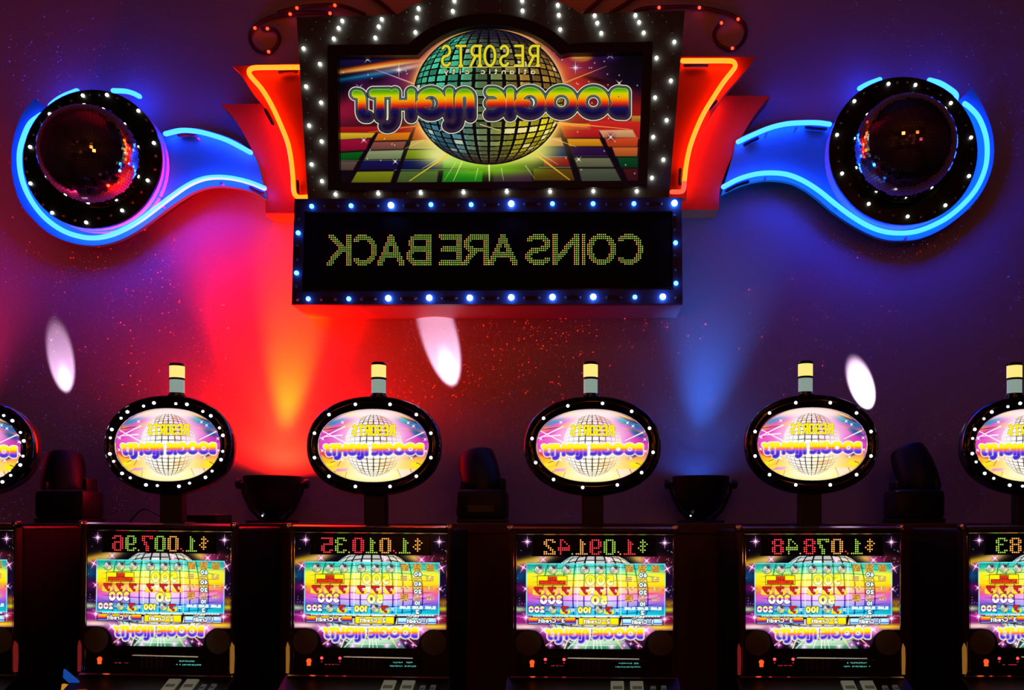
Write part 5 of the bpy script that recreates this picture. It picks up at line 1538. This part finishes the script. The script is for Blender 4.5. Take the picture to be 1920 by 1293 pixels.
def slot_machine_parts(t, amount, inks, extra):
    put_ = lambda mb, n, m, sm=False: mb.build(n, m, t, sm)
    # the root stands at the world origin while its parts are built
    put_(LB().box(L(533, 0).x, L(838, 0).x, .03, .46, 0, H0 - .012, .008), 'cabinet', M_MACHINE)
    put_(LB().lbox(534, 990, 546.5, 1267, -.006, .03, .004), 'side_pillar', M_PILLAR, True)
    put_(LB().lbox(831.8, 990, 837.5, 1267, -.006, .03, .003), 'side_pillar', M_PILLAR, True)
    for x in (541.5, 546.6, 831.6):
        put_(LB().tube([L(x, 1004) + Vector((0, -.008, 0)), L(x, 1100) + Vector((0, -.008, 0)), L(x - .4, 1258) + Vector((0, -.008, 0))], .0013 if x != 831.6 else .001, 6), 'chrome_strip', M_CHROME, True)
    for x0, x1 in ((528.5, 540.5), (829.5, 841)):
        p = put_(LB().lbox(x0, 981.5, x1, 993.5, -.012, .02, .0035), 'corner_cap', M_CHROME, True)
        xm = (x0 + x1) / 2
        LB().lathe([(.0035, 0), (.0035, .003), (.002, .004)], L(xm, 990) + Vector((0, -.0118, 0)), 'Y', 10).build('corner_screw', M_CHROME, p, True)
    put_(LB().lbox(541, 989, 829, 997.5, -.004, .03, .003), 'header', M_MACHINE, True)
    put('glass_print', GLASS_MESH, t, (0, 0, 0))
    put_(LB().lbox(546, 1001, 832.5, 1214, .004, .03), 'light_box', M_BLACK)
    dw = put_(LB().lbox(577, 1003.2, 800, 1039.5, -.0035, .002, .0012), 'display_window', M_WINDOW)
    dots = []
    for ch, ink, x in zip(amount, inks, SLOTX):
        for j, row in enumerate(BITS[ch]):
            for i, c in enumerate(row):
                if c == '#':
                    xx, yy = x + i * 3.8, 1009.2 + j * 3.72
                    p = L(xx, yy) + Vector((0, -.0036, 0))
                    dots.append((p, INKS[ink]))
    tag(put('digit_dots', dot_mesh('digit_dots', dots, print_mat('digit_dots_lit', 1.25, .4), 1.5 * U, .001), dw, (0, 0, 0)), kind='stuff')
    # black lower bezel that cuts the glass round the loudspeakers
    low = [(546, 1268), (546, 1178), (568, 1177.2), (580, 1179)] + arc(569, 1204, 28, 27, -66, 0, 7) + [(600, 1210), (604, 1213.5), (775, 1214), (779, 1210)] + arc(809, 1204, 28, 26, 180, 244, 7) + [(800, 1178.6), (832.5, 1178.6), (832.5, 1268)]
    put_(LB().lprism(low, -.007, .03), 'lower_bezel', M_GLOSSB)
    for x in (568.5, 809):
        s = put_(LB().lathe([(23.5 * U, -.0), (23.5 * U, .004), (21 * U, .006), (12 * U, .011), (3 * U, .013)], L(x, 1202.5) + Vector((0, -.0065, 0)), 'Y', 26), 'speaker', M_SPEAKER, True)
        LB().tube([L(x + 24 * math.cos(a * math.pi / 14), 1202.5 + 24 * math.sin(a * math.pi / 14)) + Vector((0, -.009, 0)) for a in range(28)], .0015, 6, True).build('speaker_rim', M_BLACK, s, True)
    def strip(x0, y0, x1, y1, h, y_back, ang):
        d_ = h / math.tan(R(ang))
        a, c = L(x0, y0), L(x1, y1)
        v = []
        for p in (a, c):
            v += [(p.x, y_back, p.z), (p.x, y_back - d_, p.z - h), (p.x, y_back - d_, p.z - h - .001), (p.x, y_back, p.z - h - .001)]
        return LB().add(v, [(0, 1, 5, 4), (1, 2, 6, 5), (2, 3, 7, 6), (3, 0, 4, 7), (0, 3, 2, 1), (4, 5, 6, 7)])
    put_(strip(538, 984.2, 832, 984.2, .0052, .014, 17), 'top_bar', M_BAR)
    v = []
    for p in (L(545, 997.6), L(832, 997.6)):
        v += [(p.x, -.0075, p.z), (p.x, -.0075, p.z - .0006), (p.x, -.0042, p.z - .0037), (p.x, .003, p.z - .0037), (p.x, .003, p.z)]
    put_(LB().add(v, [(i, (i + 1) % 5, (i + 1) % 5 + 5, i + 5) for i in range(5)] + [(4, 3, 2, 1, 0), (5, 6, 7, 8, 9)]), 'glass_trim', M_BRASS)
    put_(strip(640, 1228.6, 770, 1230.2, .0042, -.0068, 39), 'belly_strip', M_BAR)
    # coin lamp, red read-out, key slots, text window
    put_(LB().lathe([(4.6 * U, 0), (4.6 * U, .004), (2.6 * U, .008)], L(575.5, 1238.5) + Vector((0, -.007, 0)), 'Y', 12).lbox(572, 1239, 579, 1247.5, -.012, -.006, .0015), 'coin_lamp', M_ORANGE, True)
    rw = put_(LB().lbox(592, 1227, 642, 1250, -.0095, -.006, .001), 'readout_window', M_WINDOW)
    if extra.get('leds', True):
        for x in (599.6, 633.6):
            LB().lathe([(2.9 * U, 0), (2.6 * U, .002), (1.2 * U, .0035)], L(x, 1233) + Vector((0, -.0093, 0)), 'Y', 10).build('status_lamp', M_REDLED, rw, True)
            LB().lathe([(1.7 * U, 0), (1.2 * U, .002)], L(x, 1239.6) + Vector((0, -.0093, 0)), 'Y', 8).build('status_lamp', M_REDDIM, rw, True)
    g = random.Random(int(inks.count('r') * 31 + ord(amount[-1])))
    mb = LB()
    for i in range(12):
        if g.random() < .72:
            mb.lbox(606 + i * 2.2, 1244, 607.5 + i * 2.2, 1245.6, -.0101, -.0094)
    tag(mb.build('readout_dots', M_REDDIM2, rw), kind='stuff')
    for i in range(5):
        put_(LB().lbox(656 + i * 9.6, 1233, 662 + i * 9.6, 1236, -.009, -.006, .0008), 'key_slot', M_KEYS)
        put_(LB().lbox(656 + i * 9.6, 1238, 662 + i * 9.6, 1255, -.0085, -.006, .0008), 'key', M_KEYS2)
    tw = put_(LB().lbox(716, 1235, 786, 1254, -.0095, -.006, .001), 'text_window', M_WINDOW)
    mb = LB()
    for y, x0, x1 in ((1240.2, 733, 769), (1247, 727, 776)):
        x = x0
        while x < x1:
            if g.random() < .8:
                mb.lbox(x, y - 1.5, x + .9, y + 1.5 * (1 if g.random() < .5 else .2), -.0101, -.0094)
                mb.lbox(x + 1.2, y - .4 - 1.1 * (g.random() < .5), x + 2.3, y + .5, -.0101, -.0094)
            x += 3.1
    tag(mb.build('text_dots', M_CYAN, tw), kind='stuff')
    sl = extra.get('side', ((536.5, 'amber'), (838.5, 'none')))
    for x, c in sl:
        if c != 'none':
            put_(LB().lprism([(x - 2.8, 1262), (x - 3.2, 1215), (x - 1, 1204), (x + 2.5, 1212), (x + 3.2, 1235), (x + 2.2, 1262)], -.012, 0.0), 'side_lamp', M_SIDELIGHT if c == 'amber' else M_SIDERED)
    # button deck
    put_(strip(536, 1264.6, 838, 1266.2, .004, -.0068, 42), 'deck_trim', M_BAR)
    x0, x1 = L(530, 0).x, L(842, 0).x
    v = [(x0, 0.0, .992), (x1, 0.0, .992), (x1, -.14, .93), (x0, -.14, .93), (x1, -.15, .90), (x0, -.15, .90), (x1, .03, .80), (x0, .03, .80), (x1, .03, .992), (x0, .03, .992)]
    put_(LB().add(v, [(0, 1, 2, 3), (3, 2, 4, 5), (5, 4, 6, 7), (7, 6, 8, 9), (9, 8, 1, 0), (0, 3, 5, 7, 9), (1, 8, 6, 4, 2)]), 'button_deck', M_MACHINE)
    def key(xa, xb, t0, t1, h, m, name):
        a, b, c, d = deck(xa + 1, t0), deck(xb + 1, t0), deck(xb, t1), deck(xa, t1)
        n = Vector((0, -.062, .14)).normalized() * h
        lo = [a, b, c, d]
        hi = [p + n + (sum(lo, Vector()) / 4 - p) * .06 for p in lo]
        return put_(LB().add(lo + hi, [(4, 5, 6, 7), (0, 1, 5, 4), (1, 2, 6, 5), (2, 3, 7, 6), (3, 0, 4, 7)]), name, m)
    for xa, xb, t0, t1 in ((717, 741, .17, .66), (752, 776, .17, .66), (788, 797.5, .36, .62), (807, 816.5, .34, .60)):
        k = key(xa, xb, t0, t1, .006, M_BUTTON if xb - xa > 15 else M_BUTTON2, 'push_button')
        nrm = Vector((0, -.062, .14)).normalized() * .0064
        mb = LB()
        w = xb - xa
        x = xa + w * .2
        while x < xa + w * .82:
            q = [deck(x, t0 + (t1 - t0) * .42), deck(x + w * .08, t0 + (t1 - t0) * .42), deck(x + w * .08, t0 + (t1 - t0) * .66), deck(x, t0 + (t1 - t0) * .66)]
            mb.add([p + nrm for p in q], [(0, 1, 2, 3)])
            x += w * .12
        mb.build('button_print', M_INK, k)
    put_(LB().tube([deck(622, .69) + Vector((0, 0, .004)), deck(690, .69) + Vector((0, 0, .004)), deck(802, .70) + Vector((0, 0, .004))], .0022, 8), 'deck_rail', M_CHROME, True)
    bm_ = extra.get('belly')
    if bm_:
        a, b, c, d = deck(624, .76), deck(bm_[0], .76), deck(bm_[0], .99), deck(624, .99)
        put_(LB().add([p + Vector((0, -.001, .003)) for p in (a, b, c, d)] + [a, b, c, d], [(0, 1, 2, 3), (4, 5, 1, 0), (5, 6, 2, 1), (6, 7, 3, 2), (7, 4, 0, 3)]), 'lit_label', bm_[1])
        if len(bm_) > 2:
            a, b, c, d = deck(bm_[0] + 4, .76), deck(bm_[0] + 32, .76), deck(bm_[0] + 32, .99), deck(bm_[0] + 4, .99)
            put_(LB().add([p + Vector((0, -.001, .003)) for p in (a, b, c, d)] + [a, b, c, d], [(0, 1, 2, 3), (4, 5, 1, 0), (5, 6, 2, 1), (6, 7, 3, 2), (7, 4, 0, 3)]), 'lit_label', bm_[2])
    if extra.get('knob'):
        c = deck(572, .80)
        put_(LB().lathe([(.026, 0), (.026, .012), (.020, .018), (.006, .020)], c, 'Z', 20), 'service_button', M_ORANGEDIM, True)
    if extra.get('flag'):
        q = [L(517, 1255), L(548, 1279), L(547, 1296), L(516, 1270)]
        put_(LB().add([p + Vector((0, -.045, 0)) for p in q] + [p + Vector((0, -.035, 0)) for p in q], [(0, 1, 2, 3), (7, 6, 5, 4), (0, 4, 5, 1), (1, 5, 6, 2), (2, 6, 7, 3), (3, 7, 4, 0)]), 'side_print', M_BLUEP)
        q = [L(515, 1282), L(526, 1284), L(526, 1296), L(513, 1296)]
        put_(LB().add([p + Vector((0, -.048, 0)) for p in q] + [p + Vector((0, -.035, 0)) for p in q], [(0, 1, 2, 3), (7, 6, 5, 4), (0, 4, 5, 1), (1, 5, 6, 2), (2, 6, 7, 3), (3, 7, 4, 0)]), 'side_print', M_AMBERP)
    # lower door down to the floor, seen only from other sides
    put_(LB().box(L(545, 0).x, L(826, 0).x, .016, .03, .12, .76, .006), 'lower_door', M_GLOSS)
    put_(LB().box(L(600, 0).x, L(770, 0).x, -.03, .02, .30, .42, .008), 'coin_tray', M_CHROME2, True)

M_BRASS = mat('tan_trim_metal', (0.75, 0.66, 0.55), 0.22, 1.0)
M_CHROME2 = mat('brushed_steel', (0.4, 0.4, 0.42), 0.35, 1.0)
M_WINDOW = mat('smoked_window', (0.006, 0.005, 0.006), 0.2)
M_GLOSSB = mat('lower_bezel_black', (0.008, 0.006, 0.006), 0.3)
M_REDDIM2 = mat('red_readout_dots', (0.2, 0.02, 0.02), 0.4, emit=(1.0, 0.03, 0.10), strength=0.5)
M_KEYS = mat('key_slot_grey', (0.10, 0.095, 0.09), 0.4)
M_KEYS2 = mat('key_brown', (0.022, 0.012, 0.010), 0.5)
M_BUTTON2 = mat('small_grey_button', (0.10, 0.10, 0.10), 0.4, emit=(0.3, 0.3, 0.3), strength=0.10)
M_ORANGEDIM = mat('orange_service_button', (0.35, 0.10, 0.04), 0.25, emit=(1.0, 0.22, 0.03), strength=0.16)

GRP = 'slot machines in the row under the neon sign'
def machine(cx, top, width, roll, amount, inks, label, extra=None):
    t = thing('slot_machine', (0, 0, 0), label, 'slot machine', GRP)
    slot_machine_parts(t, amount, inks, extra or {})
    z = EYE - (top - VY) * U
    t.location = ((cx - VX) * U, D0, 0)
    t.scale = (width / 313.0, 1, z / H0)
    t.rotation_euler = (0, R(roll), 0)
    return t
machine(-112.5, 978.5, 296, 0, '$1,026.71', 'rgrgogogr', 'slot machine cut off by the left edge, only its right side in view', {'side': ((837, 'red'),), 'belly': (700, M_TEALP)})
machine(285, 979.5, 297, .75, '$1,007.96', 'ogrogrogr', 'slot machine showing $1,007.96, with a lit cream label on its deck', {'side': ((536, 'red'), (836.5, 'amber')), 'leds': False, 'belly': (764, M_CREAM, M_BUTTON), 'knob': True, 'flag': True})
machine(684.5, 983.5, 313, .5, '$1,010.35', 'ogrogrogr', 'slot machine showing $1,010.35, right of the red wash light', {'side': ((536, 'amber'),), 'belly': (770, M_TEALP)})
machine(1108.5, 986.5, 322, .15, '$1,091.42', 'grogrogro'[:0] + 'grogrogro', 'slot machine showing $1,091.42, left of the blue wash light', {'side': ()})
machine(1538.5, 985.5, 318, -.1, '$1,078.48', 'ogrogrogr', 'slot machine showing $1,078.48, right of the blue wash light', {'side': ((535, 'red'), (837, 'amber')), 'belly': (790, M_DARKRED)})
machine(1960, 983, 316, -.3, '$1,085.83', 'ogrgrgrog', 'slot machine cut off by the right edge of the picture, digits 83 in view', {'side': ((536, 'amber'),), 'belly': (760, M_DARKRED)})

# ------------------------------------------------------------------ oval toppers and candle lamps
DT = 3.12
UT = DT / F
cv2 = paint_topper()
ELL = lambda a, b, t, p=.92: (math.copysign(abs(math.cos(t)) ** p, math.cos(t)) * a, math.copysign(abs(math.sin(t)) ** p, math.sin(t)) * b)
def keep2(X, Y):
    return (np.abs((X - 699.5) / 103.5) ** 2.17 + np.abs((Y - 836) / 68) ** 2.17) < 1
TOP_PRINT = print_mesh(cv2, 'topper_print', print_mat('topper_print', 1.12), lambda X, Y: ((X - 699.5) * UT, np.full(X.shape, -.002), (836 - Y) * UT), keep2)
def ring(profile, n=64):
    v, f = [], []
    for a, b, y in profile:
        for k in range(n):
            x, z = ELL(a, b, 2 * math.pi * k / n)
            v.append((x * UT, y, z * UT))
    for i in range(len(profile) - 1):
        for k in range(n):
            l = (k + 1) % n
            f.append((i * n + k, i * n + l, (i + 1) * n + l, (i + 1) * n + k))
    return v, f
T_INNER = MB().add(*ring([(101.5, 66.5, .004), (102, 67, -.010), (103.5, 68.3, -.013), (105, 70, -.009)])).mesh('inner_trim', M_CHROME, smooth=True)
T_RIM = MB().add(*ring([(104.5, 69.5, -.009), (106, 71.5, -.012), (110, 76, -.015), (115, 81.5, -.017), (119, 86, -.014), (121, 88, -.010)])).mesh('rim', M_GLOSS, smooth=True)
M_DKCHROME = mat('dark_chrome', (0.22, 0.21, 0.24), 0.14, 1.0)
T_OUTER = MB().add(*ring([(120.5, 87.6, -.010), (122, 89.2, -.013), (124.5, 91.6, -.010), (126.6, 93.4, .002), (127, 94, .012), (126, 93, .02)])).mesh('outer_trim', M_DKCHROME, smooth=True)
_v, _f = ring([(126, 93, .018), (122, 90, .05), (112, 80, .075), (60, 40, .085)])
T_BACK = MB().add(_v, _f + [tuple(3 * 64 + k for k in range(64))]).mesh('housing', M_BLACK, smooth=True)
m_tb = MB().ball((0, 0, 0), 3.0 * UT, 8, 6).mesh('bulb', M_TOPBULB, smooth=True)
_yz = (EYE - (836 - VY) * UT)
def topper(cx, cy, rx, angles, extra_angles, label, lamp_x, lamp_top, lamp_label, mtop):
    k = rx / 127.0
    c = Vector(((cx - VX) * UT, DT, EYE - (cy - VY) * UT))
    t = thing('oval_topper', c, label, 'sign', 'oval disco signs on top of the machines')
    for n, m in (('topper_print', TOP_PRINT), ('inner_trim', T_INNER), ('rim', T_RIM), ('outer_trim', T_OUTER), ('housing', T_BACK)):
        o = put(n, m, t, c)
        o.scale = (k, 1, 1)
    for a in angles:
        x, z = ELL(112 * k, 79, R(a))
        put('bulb', m_tb, t, c + Vector((x * UT, -.018, z * UT)))
    for a in extra_angles:
        x, z = ELL(110.5 * k, 77, R(a))
        o = put('bulb', m_tb, t, c + Vector((x * UT, -.017, z * UT)))
        o.scale = (.8, .8, .8)
    # post down to the machine
    mz = (H0 - .012) * (EYE - (mtop - VY) * U) / H0
    MB().box(c.x - 20.5 * UT, c.x + 20.5 * UT, DT + .012, DT + .06, mz + .010, c.z - 80 * UT, .004).build('post', M_BLACK, t)
    MB().box(c.x - 33 * UT, c.x + 33 * UT, DT - .01, DT + .085, mz + .002, mz + .014, .003).build('foot_plate', M_BLACK, t)
    if lamp_label:
        b = Vector(((lamp_x - VX) * UT, DT + .025, c.z + 91.5 * UT))
        u = UT
        q = thing('candle_lamp', b, lamp_label, 'lamp', 'candle lamps on the oval signs')
        h = (cy - 94 - lamp_top)                        # visible height in pixels
        z = lambda f_: (h + 2) * f_ * u
        MB().lathe([(17 * u, -3 * u), (17 * u, z(.05)), (14.5 * u, z(.09)), (14.5 * u, z(.12))], b, 'Z', 20).build('collar', M_GLOSS, q, True)
        MB().lathe([(13.2 * u, z(.11)), (13.2 * u, z(.52))], b, 'Z', 24).build('white_lens', M_CANDLEW, q, True)
        MB().lathe([(14.2 * u, z(.51)), (14.4 * u, z(.53)), (14.4 * u, z(.555)), (14.0 * u, z(.57))], b, 'Z', 24).build('band', M_BLACK, q, True)
        MB().lathe([(13.6 * u, z(.56)), (13.6 * u, z(.93))], b, 'Z', 24).build('yellow_lens', M_CANDLEY, q, True)
        MB().lathe([(14.2 * u, z(.92)), (14.4 * u, z(.96)), (13 * u, z(1.0))], b, 'Z', 24).build('cap', M_GLOSS, q, True)
A15 = [15 + 30 * i for i in range(12)]
topper(-62, 840, 129, [8 + 30 * i for i in range(12)], [20 + 30 * i for i in range(12)], 'oval lit disco sign cut off by the left edge of the picture', 0, 0, None, 978.5)
topper(316.5, 834, 121.5, [11 + 30 * i for i in range(12)], [22 + 30 * i for i in range(12)], 'oval lit disco sign with doubled bulbs, on the $1,007.96 machine', 326, 679, 'yellow and white candle lamp on the oval sign with doubled bulbs', 979.5)
topper(701, 835.5, 127, A15, [], 'oval lit disco sign beside the red wash, on the $1,010.35 machine', 707, 677, 'yellow and white candle lamp between the red wash and a pale beam', 983.5)
topper(1111, 835.5, 129, [22 + 30 * i for i in range(12)], [], 'oval lit disco sign nearest the middle, on the $1,091.42 machine', 1107.5, 676, 'yellow and white candle lamp left of the blue wash column', 986.5)
topper(1522, 832.5, 126.5, A15, [], 'oval lit disco sign touched by a white beam spot, on the $1,078.48 machine', 1513.5, 675, 'yellow and white candle lamp next to the small white beam spot', 985.5)
topper(1931, 835, 129, [10 + 30 * i for i in range(12)], [22 + 30 * i for i in range(12)], 'oval lit disco sign cut off by the right edge of the picture', 1908.5, 678, 'yellow and white candle lamp at the right edge of the picture', 983)

# ------------------------------------------------------------------ amber room lamps the mirror balls pick up, and rose ones added as fill
for i, (x, y, z) in enumerate([(-2.6, -1.2, 2.1), (-1.5, -2.4, 2.6), (-.4, -3.6, 2.3), (.7, -2.0, 3.1), (1.8, -3.0, 2.4), (2.8, -1.4, 2.7), (-3.0, -4.0, 3.2), (1.2, -4.6, 1.7), (-1.8, -4.8, 1.6), (3.1, -4.2, 1.9), (0.1, -1.0, 3.9), (-2.2, -.4, 3.7), (2.2, -.6, 3.8), (-.9, -5.4, 3.0), (2.0, -5.6, 3.3)]):
    added_rose = i % 2 == 1
    t = thing('pendant_lamp', (x, y, z), 'small %s pendant lamp hanging in the dark room behind the camera' % ('added_rose' if added_rose else 'amber'), 'lamp', '%s pendant lamps of the room behind' % ('added_rose' if added_rose else 'amber'))
    MB().lathe([(.09, 0), (.17, .05), (.16, .22), (.05, .29)], (x, y, z), 'Z', 14).build('shade', M_FILLR if added_rose else M_LAMPW, t, True)
    MB().lathe([(.006, .29), (.006, CEIL - z)], (x, y, z), 'Z', 6).build('cord', M_BLACK, t)
